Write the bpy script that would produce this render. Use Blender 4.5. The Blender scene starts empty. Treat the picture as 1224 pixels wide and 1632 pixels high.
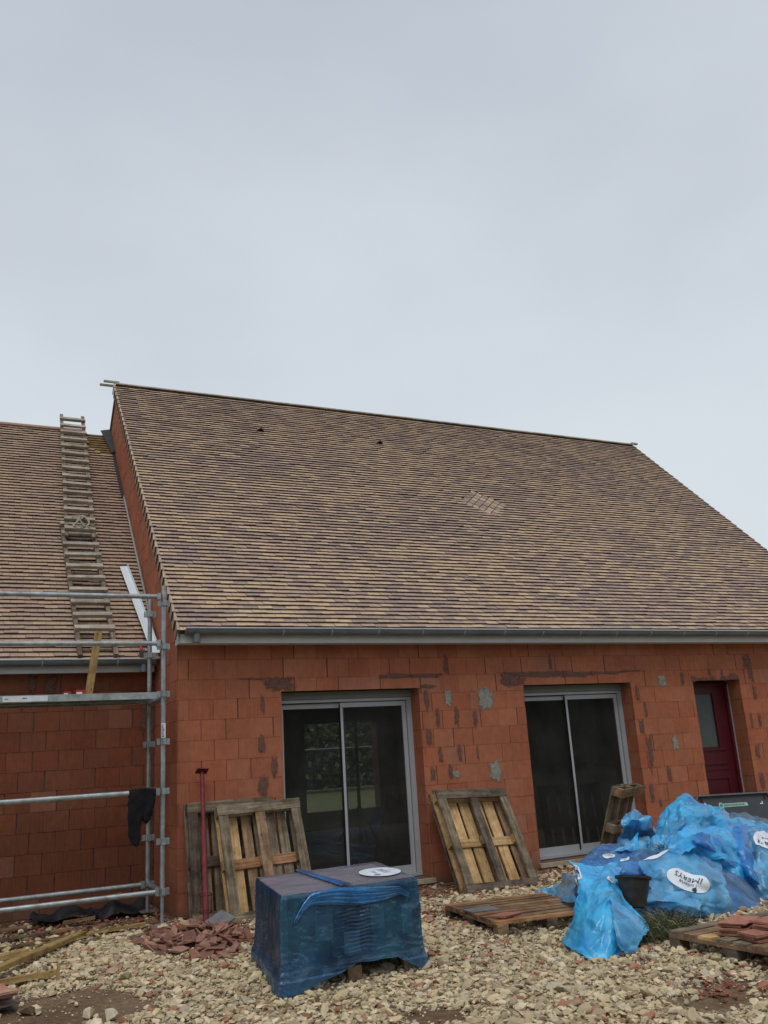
import bpy, bmesh, math, random
import numpy as np
from mathutils import Vector, Matrix, noise

random.seed(7); rng = np.random.default_rng(7)
scene = bpy.context.scene
COL = scene.collection
R = math.radians

# ------------------------------------------------------------------ camera
YAW, PITCH, ROLL = 0.4572, 0.2672, -0.0623
CAM = np.array([-2.2133, -9.8107, 1.3588]); F = 1427.1067
_f = np.array([math.sin(YAW)*math.cos(PITCH), math.cos(YAW)*math.cos(PITCH), math.sin(PITCH)])
_r = np.array([math.cos(YAW), -math.sin(YAW), 0.0]); _u = np.cross(_r, _f)
_c, _s = math.cos(ROLL), math.sin(ROLL)
_r, _u = _c*_r+_s*_u, -_s*_r+_c*_u
cam_d = bpy.data.cameras.new('camera'); cam = bpy.data.objects.new('camera', cam_d); COL.objects.link(cam)
M = Matrix.Identity(4)
for i in range(3):
    M[i][0], M[i][1], M[i][2], M[i][3] = _r[i], _u[i], -_f[i], CAM[i]
cam.matrix_world = M
cam_d.sensor_fit = 'VERTICAL'; cam_d.sensor_height = 36.0; cam_d.lens = F/1632*36.0
cam_d.clip_start = 0.05; cam_d.clip_end = 3000
scene.camera = cam

def ray(x, y): return _f+(x-612)/F*_r-(y-816)/F*_u
def at(x, y, Y):                     # point of a sight line at depth Y
    d = ray(x, y); return Vector(CAM+d*(Y-CAM[1])/d[1])
def atz(x, y, Z):
    d = ray(x, y); return Vector(CAM+d*(Z-CAM[2])/d[2])

# ------------------------------------------------------------------ materials
def new_mat(name):
    m = bpy.data.materials.new(name); m.use_nodes = True
    nt = m.node_tree; nt.nodes.clear()
    out = nt.nodes.new('ShaderNodeOutputMaterial')
    return m, nt, out
def N(nt, t, **kw):
    n = nt.nodes.new(t)
    for k, v in kw.items():
        if k.startswith('i_'):
            n.inputs[k[2:].replace('_', ' ')].default_value = v
        else: setattr(n, k, v)
    return n
def L(nt, a, b): nt.links.new(a, b)
def rgba(c): return (c[0], c[1], c[2], 1.0)
def noise_node(nt, scale, detail=4, rough=.55, coord='Object', stretch=None):
    tc = N(nt, 'ShaderNodeTexCoord'); src = tc.outputs[coord]
    if stretch:
        mp = N(nt, 'ShaderNodeMapping'); mp.inputs['Scale'].default_value = stretch
        L(nt, src, mp.inputs['Vector']); src = mp.outputs['Vector']
    n = N(nt, 'ShaderNodeTexNoise'); n.inputs['Scale'].default_value = scale
    n.inputs['Detail'].default_value = detail; n.inputs['Roughness'].default_value = rough
    L(nt, src, n.inputs['Vector']); return n
def ramp(nt, fac, stops):
    r = N(nt, 'ShaderNodeValToRGB'); e = r.color_ramp.elements
    while len(e) < len(stops): e.new(0.5)
    for i, (p, c) in enumerate(stops):
        e[i].position = p; e[i].color = rgba(c) if len(c) == 3 else c
    L(nt, fac, r.inputs['Fac']); return r
def mul(nt, a, b, f=1.0):
    m = N(nt, 'ShaderNodeMix', data_type='RGBA', blend_type='MULTIPLY'); m.inputs[0].default_value = f
    L(nt, a, m.inputs[6]); L(nt, b, m.inputs[7]); return m.outputs[2]
def g(v): return (v, v, v)
def simple(name, col, rough=.7, metal=0.0, var=.2, scale=8, bump=.0, bscale=60, spec=.3, attr=False, stretch=None, dirt=None):
    m, nt, out = new_mat(name)
    b = N(nt, 'ShaderNodeBsdfPrincipled')
    b.inputs['Roughness'].default_value = rough; b.inputs['Metallic'].default_value = metal
    b.inputs['Specular IOR Level'].default_value = spec
    n = noise_node(nt, scale, 6, .6, stretch=stretch)
    rp = ramp(nt, n.outputs['Fac'], [(.3, g(1-var)), (.7, g(1+var*.6))])
    if attr:
        a = N(nt, 'ShaderNodeAttribute', attribute_name='Col'); base = a.outputs['Color']
    else:
        rg = N(nt, 'ShaderNodeRGB'); rg.outputs[0].default_value = rgba(col); base = rg.outputs[0]
    c = mul(nt, base, rp.outputs['Color'])
    if dirt:
        n2 = noise_node(nt, dirt[1], 5, .65)
        r2 = ramp(nt, n2.outputs['Fac'], [(.48, (1, 1, 1)), (.68, dirt[0])])
        c = mul(nt, c, r2.outputs['Color'])
    L(nt, c, b.inputs['Base Color'])
    if bump:
        n3 = noise_node(nt, bscale, 5, .6, stretch=stretch)
        bp = N(nt, 'ShaderNodeBump'); bp.inputs['Strength'].default_value = bump; bp.inputs['Distance'].default_value = .01
        L(nt, n3.outputs['Fac'], bp.inputs['Height']); L(nt, bp.outputs['Normal'], b.inputs['Normal'])
    L(nt, b.outputs['BSDF'], out.inputs['Surface']); return m

def block_mat():
    m, nt, out = new_mat('clay_block')
    b = N(nt, 'ShaderNodeBsdfPrincipled'); b.inputs['Roughness'].default_value = .85; b.inputs['Specular IOR Level'].default_value = .2
    a = N(nt, 'ShaderNodeAttribute', attribute_name='Col')
    st = noise_node(nt, 1, 3, .6, 'UV', (90, 3, 1))
    c = mul(nt, a.outputs['Color'], ramp(nt, st.outputs['Fac'], [(.3, g(.88)), (.62, g(1.06)), (.8, (1.12, 1.2, 1.25))]).outputs['Color'])
    n1 = noise_node(nt, 2.2, 6, .65)
    c = mul(nt, c, ramp(nt, n1.outputs['Fac'], [(.3, (.85, .84, .84)), (.7, (1.08, 1.08, 1.08))]).outputs['Color'])
    n2 = noise_node(nt, 14, 6, .7)
    c = mul(nt, c, ramp(nt, n2.outputs['Fac'], [(.35, g(.9)), (.65, g(1.08))]).outputs['Color'])
    n4 = noise_node(nt, 1, 5, .7, 'UV', (16, 1.6, 1))
    mx = N(nt, 'ShaderNodeMix', data_type='RGBA')
    L(nt, ramp(nt, n4.outputs['Fac'], [(.66, g(0)), (.82, g(.45))]).outputs['Color'], mx.inputs[0])
    L(nt, c, mx.inputs[6]); mx.inputs[7].default_value = (.36, .19, .135, 1)
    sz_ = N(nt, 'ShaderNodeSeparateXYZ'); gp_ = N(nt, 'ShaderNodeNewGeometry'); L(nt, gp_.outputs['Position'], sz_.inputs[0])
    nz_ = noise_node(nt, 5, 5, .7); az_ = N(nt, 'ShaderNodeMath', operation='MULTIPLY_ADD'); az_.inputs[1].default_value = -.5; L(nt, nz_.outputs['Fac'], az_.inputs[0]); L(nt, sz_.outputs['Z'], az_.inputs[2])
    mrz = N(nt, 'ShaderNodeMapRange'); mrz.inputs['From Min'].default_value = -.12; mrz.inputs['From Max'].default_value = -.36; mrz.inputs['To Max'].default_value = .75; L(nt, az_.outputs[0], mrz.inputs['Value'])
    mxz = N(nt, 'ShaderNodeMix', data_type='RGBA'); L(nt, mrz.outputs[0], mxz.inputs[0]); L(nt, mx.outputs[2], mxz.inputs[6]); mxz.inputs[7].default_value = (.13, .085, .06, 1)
    L(nt, mxz.outputs[2], b.inputs['Base Color'])
    gr = noise_node(nt, 1, 2, .5, 'UV', (70, .5, 1)); bp = N(nt, 'ShaderNodeBump'); bp.inputs['Strength'].default_value = .7; bp.inputs['Distance'].default_value = .006
    L(nt, gr.outputs['Fac'], bp.inputs['Height']); L(nt, bp.outputs['Normal'], b.inputs['Normal'])
    L(nt, b.outputs['BSDF'], out.inputs['Surface']); return m

def wood_mat(name, light, dark, grain=1.0, dirt=(.5, .46, .42), rough=.8):
    m, nt, out = new_mat(name)
    b = N(nt, 'ShaderNodeBsdfPrincipled'); b.inputs['Roughness'].default_value = rough; b.inputs['Specular IOR Level'].default_value = .2
    oi = N(nt, 'ShaderNodeObjectInfo')
    tc = N(nt, 'ShaderNodeTexCoord'); mp = N(nt, 'ShaderNodeMapping'); mp.inputs['Scale'].default_value = (2.2, 45, 1)
    cb = N(nt, 'ShaderNodeCombineXYZ'); mm = N(nt, 'ShaderNodeMath', operation='MULTIPLY'); mm.inputs[1].default_value = 37
    L(nt, oi.outputs['Random'], mm.inputs[0]); L(nt, mm.outputs[0], cb.inputs[0]); L(nt, mm.outputs[0], cb.inputs[1])
    L(nt, cb.outputs[0], mp.inputs['Location']); L(nt, tc.outputs['UV'], mp.inputs['Vector'])
    n = N(nt, 'ShaderNodeTexNoise'); n.inputs['Scale'].default_value = 1; n.inputs['Detail'].default_value = 5; n.inputs['Distortion'].default_value = .6
    L(nt, mp.outputs['Vector'], n.inputs['Vector'])
    c = ramp(nt, n.outputs['Fac'], [(.3, dark), (.66, light)]).outputs['Color']
    n2 = noise_node(nt, 5, 6, .7); c = mul(nt, c, ramp(nt, n2.outputs['Fac'], [(.38, dirt), (.62, (1.1, 1.1, 1.1))]).outputs['Color'])
    rr = ramp(nt, oi.outputs['Random'], [(0, g(.78)), (1, g(1.12))]); c = mul(nt, c, rr.outputs['Color'])
    # knots
    mp2 = N(nt, 'ShaderNodeMapping'); mp2.inputs['Scale'].default_value = (5, 14, 1); L(nt, cb.outputs[0], mp2.inputs['Location']); L(nt, tc.outputs['UV'], mp2.inputs['Vector'])
    v = N(nt, 'ShaderNodeTexVoronoi'); L(nt, mp2.outputs['Vector'], v.inputs['Vector']); v.inputs['Scale'].default_value = 1
    c = mul(nt, c, ramp(nt, v.outputs['Distance'], [(.05, g(.3)), (.13, g(1))]).outputs['Color'])
    L(nt, c, b.inputs['Base Color'])
    bp = N(nt, 'ShaderNodeBump'); bp.inputs['Strength'].default_value = .4; bp.inputs['Distance'].default_value = .004
    L(nt, n.outputs['Fac'], bp.inputs['Height']); L(nt, bp.outputs['Normal'], b.inputs['Normal'])
    L(nt, b.outputs['BSDF'], out.inputs['Surface']); return m

def film_mat(name, col, alpha, deep=None, rough=.36, spec=.75, crease=1.0, cells=1.0, alt=None):
    m, nt, out = new_mat(name)
    n = noise_node(nt, 5, 6, .65)
    deep = deep or tuple(x*.5 for x in col)
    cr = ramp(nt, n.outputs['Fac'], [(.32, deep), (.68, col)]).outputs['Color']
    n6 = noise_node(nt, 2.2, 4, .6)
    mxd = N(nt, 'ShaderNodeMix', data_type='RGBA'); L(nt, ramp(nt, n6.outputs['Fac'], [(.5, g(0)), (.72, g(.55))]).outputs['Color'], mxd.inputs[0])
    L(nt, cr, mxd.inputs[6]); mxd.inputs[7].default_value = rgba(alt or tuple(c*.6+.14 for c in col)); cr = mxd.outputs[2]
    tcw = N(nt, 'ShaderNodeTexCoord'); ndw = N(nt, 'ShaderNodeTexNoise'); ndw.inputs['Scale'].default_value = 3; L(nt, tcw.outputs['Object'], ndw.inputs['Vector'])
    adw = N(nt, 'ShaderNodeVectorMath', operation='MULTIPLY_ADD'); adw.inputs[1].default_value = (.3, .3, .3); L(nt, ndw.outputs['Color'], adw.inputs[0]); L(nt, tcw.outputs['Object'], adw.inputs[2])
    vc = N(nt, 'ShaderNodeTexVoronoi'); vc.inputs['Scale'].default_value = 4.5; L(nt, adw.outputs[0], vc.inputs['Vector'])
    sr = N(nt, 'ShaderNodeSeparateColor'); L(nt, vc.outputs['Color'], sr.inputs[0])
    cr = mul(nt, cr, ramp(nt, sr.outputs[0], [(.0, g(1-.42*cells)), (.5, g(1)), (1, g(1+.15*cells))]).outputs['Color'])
    d = N(nt, 'ShaderNodeBsdfDiffuse'); t = N(nt, 'ShaderNodeBsdfTranslucent'); gl = N(nt, 'ShaderNodeBsdfGlossy'); tr = N(nt, 'ShaderNodeBsdfTransparent')
    gl.inputs['Roughness'].default_value = rough
    L(nt, cr, d.inputs['Color']); L(nt, cr, t.inputs['Color'])
    tr.inputs['Color'].default_value = rgba(tuple(.25+.75*c for c in col))
    bp = N(nt, 'ShaderNodeBump'); bp.inputs['Strength'].default_value = .8; bp.inputs['Distance'].default_value = .03
    n3 = noise_node(nt, 9, 4, .5); hsum = n3.outputs['Fac']
    for sc, wt in ((3.6, .9), (9, .15)):
        tcv = N(nt, 'ShaderNodeTexCoord'); nd = N(nt, 'ShaderNodeTexNoise'); nd.inputs['Scale'].default_value = sc*.6; L(nt, tcv.outputs['Object'], nd.inputs['Vector'])
        ad2 = N(nt, 'ShaderNodeVectorMath', operation='MULTIPLY_ADD'); ad2.inputs[1].default_value = (.25, .25, .25); L(nt, nd.outputs['Color'], ad2.inputs[0]); L(nt, tcv.outputs['Object'], ad2.inputs[2])
        vr = N(nt, 'ShaderNodeTexVoronoi', feature='F1'); vr.inputs['Scale'].default_value = sc; L(nt, ad2.outputs[0], vr.inputs['Vector'])
        mm2 = N(nt, 'ShaderNodeMath', operation='MULTIPLY_ADD'); mm2.inputs[1].default_value = wt*crease; L(nt, vr.outputs['Distance'], mm2.inputs[0]); L(nt, hsum, mm2.inputs[2]); hsum = mm2.outputs[0]
    L(nt, hsum, bp.inputs['Height'])
    for x in (d, gl, t): L(nt, bp.outputs['Normal'], x.inputs['Normal'])
    m1 = N(nt, 'ShaderNodeMixShader'); m1.inputs[0].default_value = .25; L(nt, d.outputs[0], m1.inputs[1]); L(nt, t.outputs[0], m1.inputs[2])
    m2 = N(nt, 'ShaderNodeMixShader'); fr = N(nt, 'ShaderNodeFresnel'); fr.inputs['IOR'].default_value = 1.38+.5*spec
    L(nt, fr.outputs[0], m2.inputs[0]); L(nt, m1.outputs[0], m2.inputs[1]); L(nt, gl.outputs[0], m2.inputs[2])
    m3 = N(nt, 'ShaderNodeMixShader')
    a = N(nt, 'ShaderNodeAttribute', attribute_name='Col')       # red channel = extra opacity of gathered film
    n4 = noise_node(nt, 3, 4, .6)
    ar = ramp(nt, n4.outputs['Fac'], [(.35, g(max(0, alpha-.12))), (.65, g(min(1, alpha+.1)))])
    ad = N(nt, 'ShaderNodeMath', operation='ADD', use_clamp=True); L(nt, ar.outputs['Color'], ad.inputs[0]); L(nt, a.outputs['Fac'], ad.inputs[1])
    L(nt, ad.outputs[0], m3.inputs[0]); L(nt, tr.outputs[0], m3.inputs[1]); L(nt, m2.outputs[0], m3.inputs[2])
    L(nt, m3.outputs[0], out.inputs['Surface']); return m

def glass_mat(name, tint, ior=1.55, rough=0.0):
    m, nt, out = new_mat(name)
    tr = N(nt, 'ShaderNodeBsdfTransparent'); tr.inputs['Color'].default_value = rgba(tint)
    gl = N(nt, 'ShaderNodeBsdfGlossy'); gl.inputs['Roughness'].default_value = rough
    fr = N(nt, 'ShaderNodeFresnel'); fr.inputs['IOR'].default_value = ior
    n = noise_node(nt, 3, 2, .5); bp = N(nt, 'ShaderNodeBump'); bp.inputs['Strength'].default_value = .015; bp.inputs['Distance'].default_value = .02
    L(nt, n.outputs['Fac'], bp.inputs['Height']); L(nt, bp.outputs['Normal'], gl.inputs['Normal'])
    mx = N(nt, 'ShaderNodeMixShader'); L(nt, fr.outputs[0], mx.inputs[0]); L(nt, tr.outputs[0], mx.inputs[1]); L(nt, gl.outputs[0], mx.inputs[2])
    df = N(nt, 'ShaderNodeBsdfDiffuse'); df.inputs['Color'].default_value = (.42, .42, .40, 1)
    nd = noise_node(nt, 2.5, 6, .65); dr = ramp(nt, nd.outputs['Fac'], [(.3, g(.035)), (.7, g(.08))])
    m2 = N(nt, 'ShaderNodeMixShader'); L(nt, dr.outputs['Color'], m2.inputs[0]); L(nt, mx.outputs[0], m2.inputs[1]); L(nt, df.outputs[0], m2.inputs[2])
    L(nt, m2.outputs[0], out.inputs['Surface']); return m

MT = {}
MT['block'] = block_mat()
MT['mortar'] = simple('mortar', (.13, .085, .07), .95, var=.4, scale=20, bump=.5)
MT['smear'] = simple('mortar_smear', (.165, .085, .065), .95, var=.35, scale=30, bump=.4)
def daub_mat(name, col, soft):
    m = simple(name, col, .95, var=.35, scale=30, bump=.4); nt = m.node_tree; out = [n for n in nt.nodes if n.type == 'OUTPUT_MATERIAL'][0]; b = [n for n in nt.nodes if n.type == 'BSDF_PRINCIPLED'][0]
    tc = N(nt, 'ShaderNodeTexCoord'); sp = N(nt, 'ShaderNodeSeparateXYZ'); L(nt, tc.outputs['UV'], sp.inputs[0]); n = noise_node(nt, 22, 6, .7)
    a = N(nt, 'ShaderNodeMath', operation='MULTIPLY_ADD'); a.inputs[1].default_value = 2.6; L(nt, n.outputs['Fac'], a.inputs[0]); o = N(nt, 'ShaderNodeMath', operation='MULTIPLY_ADD'); o.inputs[1].default_value = -2.0; o.inputs[2].default_value = .62; L(nt, sp.outputs['X'], o.inputs[0]); L(nt, o.outputs[0], a.inputs[2])
    mr = N(nt, 'ShaderNodeMapRange'); mr.inputs['From Min'].default_value = .0; mr.inputs['From Max'].default_value = soft; mr.inputs['To Max'].default_value = .92; L(nt, a.outputs[0], mr.inputs['Value'])
    t = N(nt, 'ShaderNodeBsdfTransparent'); mx = N(nt, 'ShaderNodeMixShader'); L(nt, mr.outputs[0], mx.inputs[0]); L(nt, t.outputs[0], mx.inputs[1]); L(nt, b.outputs[0], mx.inputs[2]); L(nt, mx.outputs[0], out.inputs['Surface']); return m
MT['smear'] = daub_mat('mortar_smear', (.155, .082, .065), .9)
MT['cement'] = daub_mat('cement_patch', (.27, .27, .235), .5)
MT['cement_flat'] = simple('cement_patch', (.27, .27, .23), .95, var=.3, scale=25, bump=.4)
MT['tile'] = simple('roof_tile', None, .8, var=.16, scale=16, attr=True, spec=.25, bump=.2, bscale=90)
MT['redtile'] = simple('red_clay_tile', None, .85, var=.25, scale=18, attr=True, spec=.2, bump=.3, bscale=80)
MT['zinc'] = simple('zinc_sheet', (.16, .185, .195), .5, .35, var=.2, scale=5, spec=.4)
MT['fascia'] = simple('grey_fascia', (.54, .54, .54), .6, var=.1, scale=4)
MT['alu'] = simple('grey_aluminium', (.42, .44, .46), .45, .2, var=.06, scale=4)
MT['alu_dark'] = simple('grey_shutter_box', (.22, .23, .22), .55, .1, var=.08, scale=4)
MT['seal'] = simple('black_seal', (.02, .02, .02), .6)
MT['galv'] = simple('galvanised_steel', (.36, .4, .42), .42, .55, var=.35, scale=22, spec=.5, dirt=((.52, .45, .38), 11))
MT['deck'] = simple('steel_deck', (.38, .42, .42), .45, .5, var=.3, scale=12, dirt=((.65, .65, .62), 7))
MT['sticker'] = simple('white_sticker', (.6, .62, .66), .6, var=.12, scale=20)
MT['ink'] = simple('dark_ink', (.03, .035, .06), .7)
MT['inkgrey'] = simple('grey_ink', (.25, .27, .32), .7)
MT['redpaint'] = simple('red_primer_paint', (.16, .022, .028), .6, var=.35, scale=14, dirt=((.6, .5, .45), 8))
MT['doorred'] = simple('dark_red_door', (.075, .006, .012), .4, var=.12, scale=5, spec=.4)
MT['frost'] = simple('frosted_glass', (.08, .10, .10), .25, var=.12, scale=4, spec=.5)
MT['sill'] = simple('concrete_sill', (.38, .32, .23), .9, var=.25, scale=10, bump=.3)
MT['concrete'] = simple('concrete', (.24, .22, .19), .9, var=.3, scale=4, bump=.3)
MT['plaster'] = simple('bare_inner_wall', (.20, .09, .06), .95, var=.25, scale=3)
MT['glass'] = glass_mat('window_glass', (.34, .36, .345), ior=1.45)
MT['membrane'] = simple('black_membrane', (.022, .022, .026), .6, var=.4, scale=14, bump=.6, bscale=20)
MT['cloth'] = simple('black_cloth', (.007, .007, .009), .95, var=.4, scale=20, bump=.6, bscale=60)
MT['blackplastic'] = simple('black_plastic_pot', (.03, .028, .026), .6, var=.45, scale=9, dirt=((1.8, 1.6, 1.4), 5))
MT['greyplastic'] = simple('dark_grey_plastic', (.045, .05, .06), .5, var=.2, scale=6)
MT['greyrim'] = simple('grey_plastic_rim', (.11, .11, .12), .5, var=.2, scale=6)
MT['greenlabel'] = simple('pale_green_label', (.3, .5, .42), .6, var=.1)
MT['greeninside'] = simple('green_ink', (.05, .18, .13), .6, var=.1)
MT['white'] = simple('white_print', (.66, .72, .78), .5, var=.22, scale=7, bump=.5, bscale=12)
MT['whitemetal'] = simple('white_lacquered_metal', (.62, .68, .72), .35, var=.08, scale=3)
MT['slate'] = simple('grey_slate', (.14, .14, .145), .7, var=.3, scale=12)
MT['leadgrey'] = simple('lead_flashing', (.33, .32, .31), .6, .1, var=.25, scale=10)
MT['underlay'] = simple('roof_underlay', (.10, .09, .085), .9, var=.3)
MT['rope'] = simple('rope', (.4, .36, .28), .95, var=.3, scale=60)
MT['red'] = simple('red_print', (.42, .03, .03), .5, var=.2)
MT['w_grey'] = wood_mat('weathered_wood', (.27, .215, .15), (.12, .095, .065), dirt=(.45, .44, .4))
MT['w_dark'] = wood_mat('dark_weathered_wood', (.17, .135, .1), (.065, .05, .037), dirt=(.45, .42, .4))
MT['w_fresh'] = wood_mat('fresh_pine', (.58, .40, .2), (.36, .22, .1), dirt=(.62, .55, .46))
MT['w_red'] = wood_mat('reddish_pine', (.42, .235, .12), (.22, .11, .055), dirt=(.6, .5, .42))
MT['w_yellow'] = wood_mat('yellow_treated_wood', (.42, .29, .12), (.24, .155, .06), dirt=(.6, .55, .5))
MT['w_batten'] = wood_mat('roof_batten_wood', (.30, .21, .085), (.16, .105, .04))
MT['w_mid'] = wood_mat('brown_pallet_wood', (.33, .22, .13), (.16, .10, .06), dirt=(.5, .45, .42))
MT['w_ladder'] = wood_mat('silvery_ladder_wood', (.44, .40, .34), (.27, .24, .2), dirt=(.65, .62, .6))
MT['w_stile'] = wood_mat('ladder_stile_wood', (.26, .2, .145), (.13, .10, .075), dirt=(.6, .55, .5))
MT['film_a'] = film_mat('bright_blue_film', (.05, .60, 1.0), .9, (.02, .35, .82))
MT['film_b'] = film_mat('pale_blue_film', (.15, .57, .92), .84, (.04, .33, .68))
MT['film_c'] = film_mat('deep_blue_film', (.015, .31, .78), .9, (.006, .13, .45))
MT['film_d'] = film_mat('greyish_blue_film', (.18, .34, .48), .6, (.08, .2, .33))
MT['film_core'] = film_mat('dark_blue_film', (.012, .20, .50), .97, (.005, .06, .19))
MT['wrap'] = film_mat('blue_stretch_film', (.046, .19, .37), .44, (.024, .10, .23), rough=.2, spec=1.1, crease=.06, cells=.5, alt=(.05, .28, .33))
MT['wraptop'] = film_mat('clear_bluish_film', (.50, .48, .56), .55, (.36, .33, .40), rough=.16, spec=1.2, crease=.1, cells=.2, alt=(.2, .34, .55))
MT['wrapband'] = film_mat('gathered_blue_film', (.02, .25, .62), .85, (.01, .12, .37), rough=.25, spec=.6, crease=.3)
MT['pack'] = simple('dark_tile_edges', (.10, .07, .08), .85, var=.35, scale=20, stretch=(1, 1, 14))
MT['packtop'] = simple('brown_pack_board', (.60, .56, .56), .85, var=.3, scale=9)
MT['card'] = simple('pale_card', (.40, .60, .56), .7, var=.2, scale=8)
MT['stone'] = simple('limestone', None, .95, var=.18, scale=26, attr=True, spec=.15, bump=.4, bscale=70)
MT['rubble'] = simple('brick_rubble', None, .95, var=.3, scale=26, attr=True, spec=.15)
MT['straw'] = simple('dry_grass', None, .9, var=.3, scale=10, attr=True)
MT['leaf'] = simple('foliage', None, .8, var=.4, scale=1.5, attr=True)

def ground_mat():
    m, nt, out = new_mat('site_ground')
    b = N(nt, 'ShaderNodeBsdfPrincipled'); b.inputs['Roughness'].default_value = .97; b.inputs['Specular IOR Level'].default_value = .12
    n = noise_node(nt, 1.1, 8, .65); c = ramp(nt, n.outputs['Fac'], [(.32, (.115, .07, .044)), (.55, (.18, .12, .075)), (.72, (.27, .195, .125))]).outputs['Color']
    at_ = N(nt, 'ShaderNodeAttribute', attribute_name='Col'); ms = N(nt, 'ShaderNodeMix', data_type='RGBA'); L(nt, at_.outputs['Fac'], ms.inputs[0]); L(nt, c, ms.inputs[6]); ms.inputs[7].default_value = (.36, .29, .185, 1); c = ms.outputs[2]
    n2 = noise_node(nt, 24, 6, .7); c = mul(nt, c, ramp(nt, n2.outputs['Fac'], [(.35, g(.65)), (.65, g(1.2))]).outputs['Color'])
    tc = N(nt, 'ShaderNodeTexCoord'); sp = N(nt, 'ShaderNodeSeparateXYZ'); L(nt, tc.outputs['Object'], sp.inputs[0])
    ab = N(nt, 'ShaderNodeVectorMath', operation='LENGTH'); sub = N(nt, 'ShaderNodeVectorMath', operation='SUBTRACT'); sub.inputs[1].default_value = (3, 1, 0)
    L(nt, tc.outputs['Object'], sub.inputs[0]); L(nt, sub.outputs[0], ab.inputs[0])
    mr = N(nt, 'ShaderNodeMapRange'); mr.inputs['From Min'].default_value = 10.5; mr.inputs['From Max'].default_value = 14
    L(nt, ab.outputs['Value'], mr.inputs['Value'])
    n3 = noise_node(nt, 2, 8, .7); gc = ramp(nt, n3.outputs['Fac'], [(.3, (.07, .085, .04)), (.7, (.16, .17, .085))])
    mx = N(nt, 'ShaderNodeMix', data_type='RGBA'); L(nt, mr.outputs[0], mx.inputs[0]); L(nt, c, mx.inputs[6]); L(nt, gc.outputs['Color'], mx.inputs[7])
    L(nt, mx.outputs[2], b.inputs['Base Color'])
    n5 = noise_node(nt, 30, 8, .7); bp = N(nt, 'ShaderNodeBump'); bp.inputs['Strength'].default_value = .8; bp.inputs['Distance'].default_value = .02
    L(nt, n5.outputs['Fac'], bp.inputs['Height']); L(nt, bp.outputs['Normal'], b.inputs['Normal'])
    L(nt, b.outputs['BSDF'], out.inputs['Surface']); return m
MT['ground'] = ground_mat()

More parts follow.
